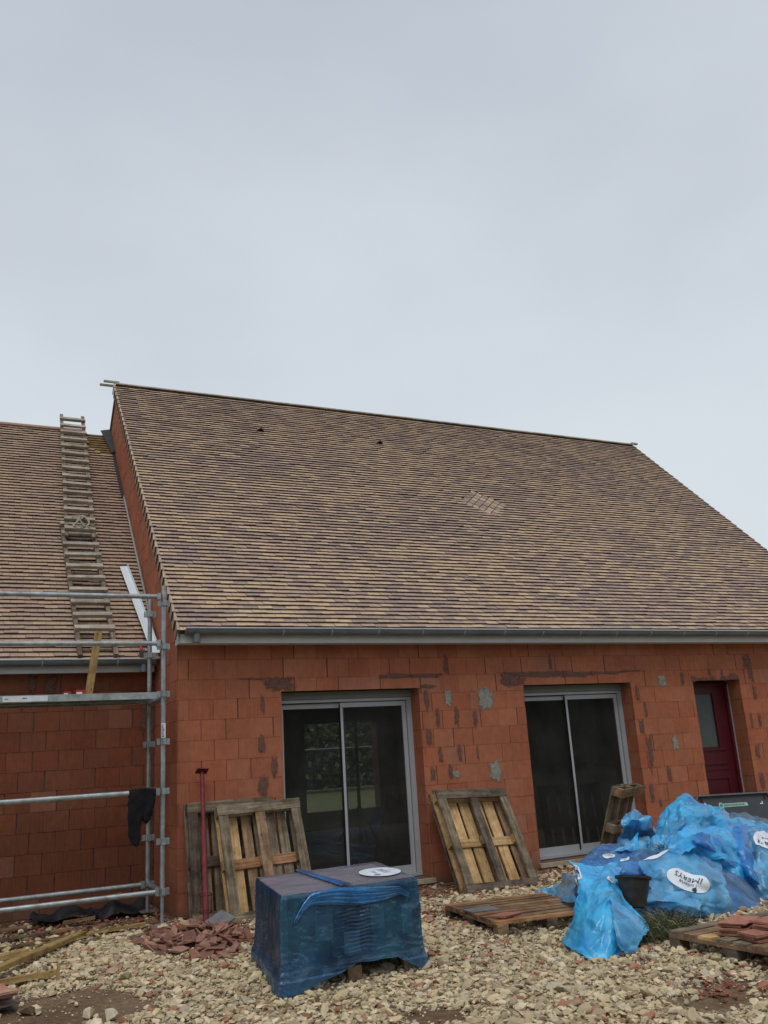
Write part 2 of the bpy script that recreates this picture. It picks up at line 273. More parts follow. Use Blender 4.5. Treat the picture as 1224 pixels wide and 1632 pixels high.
# ------------------------------------------------------------------ mesh builder
def wloc(o):
    p = Vector((0, 0, 0))
    while o is not None: p += o.location; o = o.parent
    return p
class MB:
    def __init__(s): s.v = []; s.f = []; s.c = []; s.m = []; s.uv = []
    def face(s, pts, col=(1, 1, 1), mi=0, uv=None):
        k = len(s.v); s.v += [tuple(p) for p in pts]; s.f.append(list(range(k, k+len(pts)))); s.c.append(col); s.m.append(mi)
        s.uv.append(uv or [(0, 0)]*len(pts))
    def obox(s, o, ax, ay, az, col=(1, 1, 1), mi=0, jit=0.0, skip=()):
        """box from corner o spanned by three vectors (right-handed); uv u runs along the longest edge"""
        o, ax, ay, az = Vector(o), Vector(ax), Vector(ay), Vector(az)
        P = [o, o+ax, o+ax+ay, o+ay, o+az, o+ax+az, o+ax+ay+az, o+ay+az]
        if jit: P = [p+Vector((random.uniform(-jit, jit), random.uniform(-jit, jit), random.uniform(-jit, jit))) for p in P]
        ls = [ax.length, ay.length, az.length]; k = ls.index(max(ls)); oth = [i for i in range(3) if i != k]
        co = [(0, 0, 0), (1, 0, 0), (1, 1, 0), (0, 1, 0), (0, 0, 1), (1, 0, 1), (1, 1, 1), (0, 1, 1)]
        r0 = random.random()*9
        def uv(i):
            c = [co[i][j]*ls[j] for j in range(3)]
            return (c[k]+r0, c[oth[0]]+c[oth[1]]*1.01+r0)
        for n, q in enumerate([(0, 3, 2, 1), (4, 5, 6, 7), (0, 1, 5, 4), (1, 2, 6, 5), (2, 3, 7, 6), (3, 0, 4, 7)]):
            if n in skip: continue
            s.face([P[i] for i in q], col, mi, [uv(i) for i in q])
    def box(s, x0, x1, y0, y1, z0, z1, **k): s.obox((x0, y0, z0), (x1-x0, 0, 0), (0, y1-y0, 0), (0, 0, z1-z0), **k)
    def tube(s, a, b, r, n=12, col=(1, 1, 1), mi=0, cap=True, r2=None):
        a, b = Vector(a), Vector(b); d = (b-a); ln = d.length; d.normalize()
        t = Vector((0, 0, 1)) if abs(d.z) < .9 else Vector((1, 0, 0)); e1 = d.cross(t).normalized(); e2 = d.cross(e1)
        r2 = r if r2 is None else r2
        A = [a+(e1*math.cos(2*math.pi*i/n)+e2*math.sin(2*math.pi*i/n))*r for i in range(n)]
        B = [b+(e1*math.cos(2*math.pi*i/n)+e2*math.sin(2*math.pi*i/n))*r2 for i in range(n)]
        for i in range(n):
            j = (i+1) % n; s.face([A[i], B[i], B[j], A[j]], col, mi, [(0, i*.05), (ln, i*.05), (ln, i*.05+.05), (0, i*.05+.05)])
        if cap: s.face(A, col, mi); s.face(B[::-1], col, mi)
    def poly_tube(s, pts, r, n=8, **k):
        for a, b in zip(pts[:-1], pts[1:]): s.tube(a, b, r, n, **k)
    def grid(s, P, col=None, mi=0, close=False):
        """P[i][j] points, shared vertices"""
        k = len(s.v); ni, nj = len(P), len(P[0])
        for row in P: s.v += [tuple(p) for p in row]
        for i in range(ni-1):
            for j in range(nj-1 if not close else nj):
                j2 = (j+1) % nj
                s.f.append([k+i*nj+j, k+i*nj+j2, k+(i+1)*nj+j2, k+(i+1)*nj+j]); s.m.append(mi)
                s.c.append(col(i, j) if callable(col) else (col or (1, 1, 1))); s.uv.append([(i*.05, j*.05), (i*.05, j*.05+.05), (i*.05+.05, j*.05+.05), (i*.05+.05, j*.05)])
    def build(s, name, mats, parent=None, smooth=False, local=False, origin=True):
        me = bpy.data.meshes.new(name); mats = mats if isinstance(mats, (list, tuple)) else [mats]
        V = np.array(s.v, dtype=float).reshape(-1, 3); off = np.zeros(3)
        if not local:
            if parent is not None: off = np.array(wloc(parent))
            elif origin: off = np.array([(V[:, 0].min()+V[:, 0].max())/2, (V[:, 1].min()+V[:, 1].max())/2, V[:, 2].min()])
        me.from_pydata((V-off).tolist(), [], s.f)
        for m in mats: me.materials.append(m)
        me.polygons.foreach_set('material_index', s.m)
        ca = me.color_attributes.new('Col', 'FLOAT_COLOR', 'CORNER')
        lens = [len(f) for f in s.f]
        cc = np.repeat(np.array([tuple(c)+(1.0,) for c in s.c], dtype=np.float32), lens, axis=0); ca.data.foreach_set('color', cc.ravel())
        ul = me.uv_layers.new(name='UVMap'); ul.data.foreach_set('uv', np.array([u for q in s.uv for u in q], dtype=np.float32).ravel())
        if smooth: me.polygons.foreach_set('use_smooth', [True]*len(s.f))
        me.update()
        o = bpy.data.objects.new(name, me); COL.objects.link(o)
        if parent is not None: o.parent = parent
        if not local and parent is None: o.location = off
        return o
def tag(o, label, cat, group=None, kind=None):
    if label: o['label'] = label
    if cat: o['category'] = cat
    if group: o['group'] = group
    if kind: o['kind'] = kind
    return o
def thing(name, loc, label, cat, group=None):
    o = bpy.data.objects.new(name, None); o.empty_display_size = .1; COL.objects.link(o); o.location = loc
    return tag(o, label, cat, group)
def struct(o): o['kind'] = 'structure'; return o
def face_to(o, p):
    p = Vector(p)-wloc(o); k = sum((p-f.center).dot(f.normal)*f.area for f in o.data.polygons)
    if k < 0: o.data.flip_normals()
def copy_tree(o, parent=None):
    c = o.copy(); COL.objects.link(c); c.parent = parent
    for ch in list(o.children): copy_tree(ch, c)
    return c
def lerp(a, b, t): return a+(b-a)*t
def mixc(a, b, t): return tuple(lerp(x, y, t) for x, y in zip(a, b))
def jc(c, v=.12):
    k = random.uniform(1-v, 1+v); return tuple(x*k for x in c)

# ------------------------------------------------------------------ ground
def gz(x, y):
    t = min(1, max(0, (-y-.6)/3.5)); return -.085-.055*t+.018*noise.noise((x*.9, y*.9, 0))
def dirt_amt(x, y):                       # bare earth at the lower left, a few earthy patches elsewhere
    d = 1-math.hypot((x+1.45)/.75, (y+2.95)/.55); d2 = .8-math.hypot((x-2.05)/.5, (y+5.35)/.35); d3 = .75-math.hypot((x-.45)/.35, (y+4.55)/.3)
    return max(d*1.6, d2*.9, d3*.8)+.35*noise.noise((x*2, y*2, 4))
def red_amt(x, y):                        # crushed brick near the walls and in the right foreground
    a = (y+1.35)/.75*min(1, max(.45, (4.6-x)/.8)) if x > 0 else (y+.35)/.5; b = .95-math.hypot((x-2.25)/.4, (y+5.15)/.5); c = .8-math.hypot((x-2.15)/.8, (y+1.7)/.9); c2 = .6-math.hypot((x-2.35)/.4, (y+3.75)/.3)
    return max(a, b, c*.9, c2)+.45*noise.noise((x*2.3, y*2.3, 8))
def axis(lo, hi, step, far):
    a = [lo]; d = step
    while a[-1] > -far: d *= 1.35; a.append(a[-1]-d)
    a = a[::-1]; n = int((hi-lo)/step); a += [lo+step*(i+1) for i in range(n)]; d = step
    while a[-1] < far: d *= 1.35; a.append(a[-1]+d)
    return a
mb = MB(); xs = axis(-3.5, 8, .12, 600); ys = axis(-7.5, 1.6, .12, 600)
def gmesh(x, y):
    z = gz(x, y)
    if -4 < x < 8.2 and -8 < y < 2: z += .012*noise.noise((x*4, y*4, 3.3))
    if y > 1.4: z -= .03*min(1, (y-1.4))
    return (x, y, z)
mb.grid([[gmesh(x, y) for y in ys] for x in xs], lambda i, j: (min(1, max(0, .5-2.2*max(dirt_amt(xs[i], ys[j]), .8*red_amt(xs[i], ys[j])-.1))),)*3)
gr = mb.build('ground', MT['ground'], smooth=True, origin=False); struct(gr)
gr.data.flip_normals()

# ------------------------------------------------------------------ house
HS = thing('house', (5.4, 4.3, 0), 'unfinished red clay block house with steep tan tiled roof and lower side wing', 'house')
W1 = (1.176, 2.931); W2 = (4.451, 6.210); DR = (7.339, 8.244); HEAD = 2.15; XR = 10.87; BASE = -.14
YB = 8.9; D = 1.169; ZEAVE = 2.70
CH, CL, C0 = .215, .27, .795
TERRA = (.352, .122, .066)
def sub_rects(r, holes):
    out = [r]
    for (a, b, c, d) in holes:
        nx = []
        for (u0, u1, z0, z1) in out:
            if a >= u1 or b <= u0 or c >= z1 or d <= z0: nx.append((u0, u1, z0, z1)); continue
            if u0 < a: nx.append((u0, a, z0, z1))
            if u1 > b: nx.append((b, u1, z0, z1))
            m0, m1 = max(u0, a), min(u1, b)
            if z0 < c: nx.append((m0, m1, z0, c))
            if z1 > d: nx.append((m0, m1, d, z1))
        out = nx
    return out
def clip(poly, n, d):                 # keep points with p.n <= d  (2d)
    out = []
    for i in range(len(poly)):
        a, b = poly[i], poly[(i+1) % len(poly)]; da = a[0]*n[0]+a[1]*n[1]-d; db = b[0]*n[0]+b[1]*n[1]-d
        if da <= 0: out.append(a)
        if (da < 0 < db) or (db < 0 < da):
            t = da/(da-db); out.append((a[0]+(b[0]-a[0])*t, a[1]+(b[1]-a[1])*t))
    return out
def blocks(mb, O, u, n, u0, u1, z0, z1, holes=(), clips=(), shift=0.0, tone=1.0, jg=.0042, dep=.016):
    """a wall face of hollow clay blocks laid in half bond; O origin, u along the wall, n outward"""
    O, u, n = Vector(O), Vector(u), Vector(n); zv = Vector((0, 0, 1))
    k0 = math.floor((z0-C0)/CH)-1
    k = k0
    while C0+k*CH < z1:
        za, zb = C0+k*CH+jg*.3, C0+(k+1)*CH-jg*.3; off = shift+(CL/2 if k % 2 else 0)
        j = math.floor((u0-off)/CL)-1
        while off+j*CL < u1:
            w = random.uniform(-.006, .006)
            ua, ub = off+j*CL+jg/2+w, off+(j+1)*CL-jg/2+w; j += 1
            a, b, c, d = max(ua, u0), min(ub, u1), max(za, z0), min(zb, z1)
            if b-a < .012 or d-c < .008: continue
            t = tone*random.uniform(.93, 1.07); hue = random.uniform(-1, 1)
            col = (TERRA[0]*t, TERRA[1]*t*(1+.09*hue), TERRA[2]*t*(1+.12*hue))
            if random.random() < .05: col = mixc(col, (.33, .16, .115), .45)
            out = random.uniform(-.0025, .0025)
            for (p, q, r, s) in sub_rects((a, b, c, d), holes):
                poly = [(p, r), (q, r), (q, s), (p, s)]
                for cl in clips: poly = clip(poly, *cl)
                if len(poly) < 3: continue
                P3 = [O+u*x+zv*z+n*out for x, z in poly]
                if u.cross(zv).dot(n) < 0: P3 = P3[::-1]; poly = poly[::-1]
                mb.face(P3, col, 0, [(x+k*.37, z+j*.2) for x, z in poly])
                for i in range(len(P3)):
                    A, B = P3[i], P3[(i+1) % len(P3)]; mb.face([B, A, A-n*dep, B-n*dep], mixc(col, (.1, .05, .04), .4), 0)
        k += 1
OPEN = [(W1[0], W1[1], -.005, HEAD), (W2[0], W2[1], -.005, HEAD), (DR[0], DR[1], -.005, HEAD)]
# front wall: block skin, mortar body, reveals
mb = MB(); X, Zv = (1, 0, 0), (0, 0, 1)
blocks(mb, (0, 0, 0), X, (0, -1, 0), 0, XR, BASE, ZEAVE, OPEN, shift=-.008)
for (a, b, c, d) in OPEN:
    blocks(mb, (b, 0, 0), (0, 1, 0), (-1, 0, 0), 0.002, .27, c, d, shift=.03, tone=.92)
    blocks(mb, (a, 0, 0), (0, 1, 0), (1, 0, 0), 0.002, .27, c, d, shift=.03, tone=.92)
for (u0, u1, z0, z1) in sub_rects((.012, XR-.012, BASE-.2, ZEAVE+.1), [(a-.012, b+.012, c, d+.012) for a, b, c, d in OPEN]):
    mb.box(u0, u1, .011, .30, z0, z1, mi=1)
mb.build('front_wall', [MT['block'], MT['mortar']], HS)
# gable walls
SL = R(45.335); RY, RZ = 4.4603, 7.629; EY, EZ = -.3015, 2.811; SLEN = math.hypot(RY-EY, RZ-EZ)
tz = math.tan(SL); nf = (-math.sin(SL), math.cos(SL)); df = nf[0]*EY+nf[1]*(EZ-.09)
nb = (math.sin(SL), math.cos(SL)); db = nb[0]*(2*RY-EY)+nb[1]*(EZ-.09)
for xx, nx, nm in ((0, -1, 'gable_wall'), (XR, 1, 'gable_wall')):
    mb = MB(); blocks(mb, (xx, 0, 0), (0, 1, 0), (nx, 0, 0), 0, YB, BASE, 7.8, clips=[(nf, df), (nb, db)], shift=.1, tone=1.0 if nx < 0 else 1)
    P = [(0.006, BASE-.2), (YB-.006, BASE-.2), (YB-.006, 7.8), (0.006, 7.8)]
    for cl in ((nf, df-.01), (nb, db-.01)): P = clip(P, *cl)
    A = [Vector((xx-nx*.011, y, z)) for y, z in P]; B = [Vector((xx-nx*.28, y, z)) for y, z in P]
    mb.face(A if nx > 0 else A[::-1], mi=1); mb.face(B[::-1] if nx > 0 else B, mi=1)
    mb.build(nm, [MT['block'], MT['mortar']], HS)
# rear wall with a window opening (seen through the glass)
BW = (4.64, 6.33, .34, 2.15)
mb = MB()
for (u0, u1, z0, z1) in sub_rects((.3, XR-.3, BASE-.2, ZEAVE+.1), [BW]): mb.box(u0, u1, YB-.3, YB-.02, z0, z1, mi=0)
mb.build('rear_wall', MT['plaster'], HS)
# inside: slab, ceiling, partition
mb = MB(); mb.box(.285, XR-.285, .26, YB-.31, -.25, -.012); mb.build('floor_slab', MT['concrete'], HS)
mb = MB(); mb.box(.285, XR-.285, .302, YB-.302, 2.52, 2.62); mb.build('ceiling', MT['plaster'], HS)
mb = MB(); mb.box(6.75, 6.85, .302, 5.2, -.01, 2.518); mb.box(6.75, 6.85, 6.1, YB-.302, -.01, 2.518); mb.build('partition', MT['plaster'], HS)
# wing walls
WX = -7.0; WEY, WEZ = .869+.06, 2.645; WRY, WRZ = 5.0523, 6.9595
WSL = math.atan2(WRZ-WEZ, WRY-WEY); WLEN = math.hypot(WRZ-WEZ, WRY-WEY)
mb = MB(); blocks(mb, (0, D, 0), X, (0, -1, 0), WX, -.002, BASE, 2.56, shift=.145, tone=.58, jg=.0065)  # low tone paints the shade of eave and deck into the wing blocks
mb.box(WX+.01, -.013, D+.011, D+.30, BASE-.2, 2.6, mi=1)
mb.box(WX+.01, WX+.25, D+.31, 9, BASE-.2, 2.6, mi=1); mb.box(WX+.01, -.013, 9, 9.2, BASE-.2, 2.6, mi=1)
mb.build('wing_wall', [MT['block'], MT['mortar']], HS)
# mortar smears and cement patches on the facade, as thin ragged daubs
def daub(mb, c, w, h, u=Vector((1, 0, 0)), n=Vector((0, -1, 0)), pro=.0045):
    w *= 1.25; h *= 1.12
    k = 30; pts = []; ph = random.random()*50
    for i in range(k):
        a = 2*math.pi*i/k; rr = 1+.42*noise.noise((math.cos(a)*1.6+ph, math.sin(a)*1.6, ph))+.16*random.uniform(-1, 1)
        ca, sa = math.cos(a), math.sin(a); e = .65
        pts.append(Vector(c)+u*(w/2*rr*math.copysign(abs(ca)**e, ca))+Vector((0, 0, 1))*(h/2*rr*math.copysign(abs(sa)**e, sa))+n*pro)
    nc = Vector(c)+n*(pro+.004)
    for i in range(k): mb.face([nc, pts[i], pts[(i+1) % k]], uv=[(0, 0), (1, 0), (1, 0)])
def zA(x, y): return 400+x/2.914, 980+y/2.914
def zB(x, y): return 804+x/2.914, 980+y/2.914
mb = MB()
VA = [(905, 190, 275, 20), (815, 345, 440, 20), (868, 430, 525, 18), (955, 430, 520, 20), (1040, 430, 525, 18), (828, 520, 615, 22), (880, 610, 700, 20), (970, 600, 685, 18), (1052, 598, 680, 10), (845, 700, 780, 20), (927, 690, 770, 20), (55, 370, 470, 15), (50, 555, 660, 30), (108, 655, 755, 26), (55, 740, 850, 42)]
VB = [(213, 190, 260, 14), (615, 325, 405, 14), (655, 405, 475, 14), (635, 480, 560, 22), (675, 545, 715, 26), (765, 695, 780, 20), (685, 780, 870, 16), (825, 260, 330, 14), (1115, 180, 260, 18), (1140, 190, 320, 18), (1162, 330, 400, 14), (1147, 450, 530, 12), (1187, 460, 520, 12), (1175, 595, 670, 22), (1197, 730, 815, 22), (950, 245, 290, 10), (1010, 250, 300, 10), (725, 855, 890, 12)]
for zz, LST in ((zA, VA), (zB, VB)):
    for (x, y0, y1, w) in LST:
        a = at(*zz(x-w/2, y0), 0); b = at(*zz(x+w/2, y1), 0); cc = at(*zz(x, (y0+y1)/2), 0)
        daub(mb, cc, max(.03, (at(*zz(x+w/2, y0), 0)-a).x), abs(a.z-b.z)*.92)
for zz, x0, x1, y0, y1 in ((zA, 600, 740, 272, 296), (zA, 730, 890, 270, 292), (zA, 780, 860, 322, 342), (zA, 62, 202, 290, 352), (zA, 1165, 1240, 262, 330), (zB, -10, 90, 288, 330), (zB, 0, 280, 258, 292), (zB, 240, 420, 262, 290), (zB, 400, 545, 262, 276), (zB, 545, 640, 256, 264), (zA, -60, 20, 292, 300), (zA, -5, 65, 292, 302)):
    a = at(*zz(x0, (y0+y1)/2), 0); b = at(*zz(x1, (y0+y1)/2), 0); daub(mb, (a+b)/2, b.x-a.x, abs(at(*zz((x0+x1)/2, y0), 0).z-at(*zz((x0+x1)/2, y1), 0).z))
for (x, z, w, h) in ((DR[0]+.02, 2.17, .1, .09), (DR[0]+.2, 2.165, .22, .05), (DR[0]+.38, 2.18, .1, .08), (DR[0]+.66, 2.175, .25, .07), (DR[1]-.1, 2.19, .2, .09)): daub(mb, (x, 0, z), w, h)
for (px, py, w, h) in ((51, 1091, .09, .24), (80, 1092, .12, .25), (229, 1140, .09, .42), (207, 1415, .05, .2), (237, 1425, .12, .3)):
    c = at(px, py, D); c.x = min(c.x, -.08); daub(mb, c, w, h)
for z in np.arange(0, 2.5, .31): daub(mb, (-.03, D, z+.1), .06, .36)
mb.build('mortar_smears', MT['smear'], HS)
for zz, x, y, w, h in ((zA, 915, 390, 26, 64), (zA, 1090, 390, 62, 86), (zA, 953, 738, 28, 30), (zA, 1135, 725, 54, 70), (zB, 730, 305, 36, 56), (zB, 792, 595, 26, 66)):
    a = at(*zz(x-w/2, y), 0); b = at(*zz(x+w/2, y), 0); mb = MB(); daub(mb, (a+b)/2, b.x-a.x, h/2.914/115, pro=.006); mb.build('cement_patch', MT['cement'], HS)

# ---- roofs of plain tiles
PAL = [(.545, .40, .245), (.575, .425, .27), (.46, .33, .242), (.395, .284, .222), (.325, .243, .21), (.28, .21, .195), (.25, .188, .185)]
def tile_col(i, j, warm=0.0):
    n = noise.noise((i*.10+j*.10, j*.09-i*.04, 1.7+warm*9))*.95+noise.noise((i*.5, j*.4, 9.1))*.35
    v = .52-n*.34+random.gauss(0, .27)+warm*.02
    idx = 0 if v < .18 else 1 if v < .38 else 2 if v < .52 else 3 if v < .64 else 4 if v < .8 else 5 if v < .95 else 6
    c = mixc(jc(PAL[idx], .08), (.35, .255, .195), .42)
    if warm: c = mixc(c, (.33, .225, .16), .5)
    return c
def tiled(mb, x0, x1, y0, z0, sl, length, gauge, tw, warm=0.0, skip=None, top_off=0.0):
    S = Vector((0, math.cos(sl), math.sin(sl))); Nn = Vector((0, -math.sin(sl), math.cos(sl))); O = Vector((0, y0, z0))
    rows = int(length/gauge); th = .0165
    for i in range(rows+1):
        s0 = i*gauge-.03; off = (tw/2 if i % 2 else 0)+random.uniform(-.01, .01); bow = .006*noise.noise((i*.3, 4.2, 0))
        j = math.floor((x0-off)/tw)-1
        while off+j*tw < x1:
            a, b = max(x0, off+j*tw+.0015), min(x1, off+(j+1)*tw-.0015); jj = j; j += 1
            if b-a < .015: continue
            if skip and skip((a+b)/2, s0+gauge/2): continue
            ln = min(.17, length-s0+.02)
            if ln < .03: continue
            c = tile_col(jj, i, warm)
            h = random.uniform(-.002, .003); hl = h+random.uniform(-.0015, .0015); sj = s0+bow+random.uniform(-.004, .004)
            f0 = O+S*sj+Nn*(.008+h); b0 = O+S*(sj+ln)+Nn*(-.034)
            xa, xb = Vector((a, 0, 0)), Vector((b, 0, 0)); tl = Nn*hl
            A, B, Cc, Dd = f0+xa, f0+xb+tl, b0+xb, b0+xa; dn = -Nn*th
            mb.face([A, B, Cc, Dd], c, 0)
            e = (c[0]*.27, c[1]*.215, c[2]*.2)  # edge faces darkened to paint the shadow lines between tile courses
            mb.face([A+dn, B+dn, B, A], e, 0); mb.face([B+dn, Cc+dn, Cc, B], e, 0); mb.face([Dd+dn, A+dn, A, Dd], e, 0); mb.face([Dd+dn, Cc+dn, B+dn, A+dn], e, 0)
GA = .083
mb = MB()
in_dia = lambda x, s: abs(x-5.478)+abs(s-3.452) < .40
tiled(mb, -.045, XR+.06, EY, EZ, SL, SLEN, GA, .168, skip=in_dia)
S = Vector((0, math.cos(SL), math.sin(SL))); Nn = Vector((0, -math.sin(SL), math.cos(SL))); O = Vector((0, EY, EZ))
# deck under the tiles and the rear slope
mb2 = MB()
for a, b in ((Vector((-.02, 0, 0)), Vector((XR+.03, 0, 0))),):
    mb2.obox(O+a-Nn*.075, b-a, S*SLEN, Nn*.03)
    S2 = Vector((0, -math.cos(SL), math.sin(SL))); N2 = Vector((0, math.sin(SL), math.cos(SL))); O2 = Vector((0, 2*RY-EY, EZ))
    mb2.obox(O2+b-N2*.07, a-b, S2*(SLEN-.05), N2*.06)
RF = mb.build('roof', MT['tile'], HS); mb2.build('roof_deck', MT['underlay'], RF)
# verge tiles (folded flap hanging over the gable), front slope both ends
for xx, sg in ((-.05, -1), (XR+.065, 1)):
    mb = MB()
    for i in range(int(SLEN/(2*GA))+1):
        s0 = i*2*GA-.035; ln = min(.225, SLEN-s0+.02); c = tile_col(0, i*2); c = mixc(c, (.36, .27, .19), .5)
        lift = .012
        p = O+S*s0+Nn*lift; q = O+S*(s0+ln)+Nn*(lift-.016)
        xo = Vector((xx+sg*.030, 0, 0)); xq = Vector((xx+sg*.004, 0, 0)); xi = Vector((xx-sg*.008, 0, 0)); dn = -Nn*.14
        fa = [p+xo, p+xo+dn, q+xq+dn, q+xq]
        mb.face(fa if sg < 0 else fa[::-1], tuple(x*.82 for x in c)); mb.face([p+xo, q+xq, q+xi, p+xi] if sg < 0 else [p+xi, q+xi, q+xq, p+xo], c)
        th = Vector((-sg*.013, 0, 0)); e = tuple(x*.45 for x in c)
        mb.face([p+xo, p+xo+th, p+xo+th+dn, p+xo+dn], e); mb.face([p+xo+dn, p+xo+dn+th, q+xq+dn+th, q+xq+dn], e)
        mb.face([p+xo+th, q+xq+th, q+xq+th+dn, p+xo+th+dn], e); mb.face([p+xi, p+xi-Nn*.012, p+xo-Nn*.012, p+xo], e)
    mb.build('verge_tiles', MT['tile'], RF)
# diamond of small tiles set askew in the field
mb = MB(); cx, cs = 5.478, 3.452; du, dv = Vector((.46, 0, 0))/1+S*-.44, Vector((-.43, 0, 0))+S*-.44
mb.obox(O+Vector((cx, 0, 0))+S*cs-du*.6-dv*.6-Nn*.03, dv*1.2, du*1.2, Nn*.012, col=(.05, .035, .03))
for i in range(-1, 7):
    for j in range(-1, 7):
        inner = 0 <= i < 6 and 0 <= j < 5
        a = O+Vector((cx, 0, 0))+S*cs-du*.5-dv*.5+du*((i+.06)/6)+dv*((j+.08)/5)
        ce = a+du*.44/6+dv*.42/5-O; sx, ss = ce.x-cx, ce.dot(S)-cs
        if not inner and abs(sx)+abs(ss) > .47: continue
        mb.obox(a-Nn*.017, dv*(.86/5), du*(.88/6), Nn*(.014+random.uniform(0, .006)), col=tuple(x*.82 for x in tile_col(i*3, j*5)))
mb.build('tile_diamond', MT['tile'], RF)
# triangular roof vents
for (vx, vs) in ((2.159, 5.42), (4.329, 5.41)):
    mb = MB(); p = O+Vector((vx, 0, 0))+S*vs+Nn*.004; w = .085; hgt = .075; lg = .16
    A, B, T = p-Vector((w, 0, 0)), p+Vector((w, 0, 0)), p+Nn*hgt; K = p+S*lg
    cc = (.2, .12, .10)
    mb.face([A, T, K], cc); mb.face([T, B, K], cc); r = .012
    A2, B2, T2 = A+Vector((.022, 0, 0)), B-Vector((.022, 0, 0)), T-Nn*.02
    mb.face([A, A2, T2, T], cc); mb.face([B2, B, T, T2], cc)
    A3, B3, T3 = A2+S*.03, B2+S*.03, T2+S*.03; mb.face([A3, B3, T3], (.01, .008, .008))
    mb.face([A2, A3, T3, T2], (.05, .03, .03)); mb.face([B3, B2, T2, T3], (.05, .03, .03)); mb.face([A2, B2, B3, A3], (.05, .03, .03))
    mb.build('roof_vent', MT['tile'], RF)
# ridge boards
mb = MB(); T = O+S*SLEN
mb.obox(T+Vector((-.02, -.055, -.02)), (XR+.1, 0, 0), (0, .11, 0), (0, 0, .024), jit=.003)
mb.obox(T+Vector((-.22, -.05, .0)), (.25, 0, 0), (0, .04, 0), (0, 0, .03)); mb.obox(T+Vector((-.27, .03, -.035)), (.3, 0, 0), (0, .04, 0), (0, 0, .03))
mb.obox(T+Vector((XR+.05, -.04, .0)), (.16, 0, 0), (0, .05, 0), (0, 0, .04))
mb.build('ridge_board', MT['w_ladder'], RF)
# wing roof
WS = Vector((0, math.cos(WSL), math.sin(WSL))); WN = Vector((0, -math.sin(WSL), math.cos(WSL))); WO = Vector((0, WEY, WEZ))
miss = lambda x, s: x > -.43 and s > 5.16-(x*.42)
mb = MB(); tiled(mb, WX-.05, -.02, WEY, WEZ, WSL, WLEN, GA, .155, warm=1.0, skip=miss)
WR = mb.build('wing_roof', MT['tile'], HS)
mb = MB(); mb.obox(WO+Vector((WX-.02, 0, 0))-WN*.075, (-.015-WX, 0, 0), WS*WLEN, WN*.03)
W2S = Vector((0, -math.cos(WSL), math.sin(WSL))); W2N = Vector((0, math.sin(WSL), math.cos(WSL))); W2O = Vector((-.015, 2*WRY-WEY, WEZ))
mb.obox(W2O-W2N*.07, (WX, 0, 0), W2S*(WLEN-.05), W2N*.06); mb.build('roof_deck', MT['underlay'], WR)
for k in range(11):
    s = 5.12+k*GA; x0 = -.45
    if s > WLEN-.02: break
    mb = MB(); mb.obox(WO+Vector((x0, 0, 0))+WS*s-WN*.044, (.43, 0, 0), WS*.04, WN*.03, jit=.002); mb.build('batten', MT['w_batten'], WR)
mb = MB(); mb.obox(WO+Vector((WX, 0, 0))+WS*(WLEN-.03)-WN*.02, (-WX-.44, 0, 0), WS*.07, WN*.035, col=(.3, .18, .13)); mb.build('ridge_tiles', MT['tile'], WR)
# flashing along the gable and dark underlay strip at its top
mb = MB()
def wp(x, s, h=0.0): return WO+Vector((x, 0, 0))+WS*s+WN*h
sp = np.linspace(.25, 3.85, 25)
for i in range(24):
    a, b = float(sp[i]), float(sp[i+1]); j0, j1 = .003*noise.noise((a*3, 0, 0)), .003*noise.noise((b*3, 0, 0))
    mb.face([wp(-.022, a, .014), wp(-.005, a, .016), wp(-.005, b, .016), wp(-.022, b, .014)]); mb.face([wp(-.005, a, .016), wp(-.0065, a, .06+j0), wp(-.0065, b, .06+j1), wp(-.005, b, .016)])
mb.build('flashing', MT['leadgrey'], WR)
mb = MB()
for i in range(10):
    a, b = 3.8+i*.14, 3.8+(i+1)*.14
    mb.face([wp(-.05, a, .012), wp(-.004, a, .016), wp(-.004, b, .016), wp(-.05, b, .012)])
for i in range(8):
    a, b = 5.2+i*.1, 5.2+(i+1)*.1; w0 = lerp(.06, .17, i/8); w1 = lerp(.06, .17, (i+1)/8)
    mb.face([wp(-w0, a, .03), wp(-.004, a, .07), wp(-.004, b, .07), wp(-w1, b, .03)])
mb.build('underlay_strip', MT['membrane'], WR)

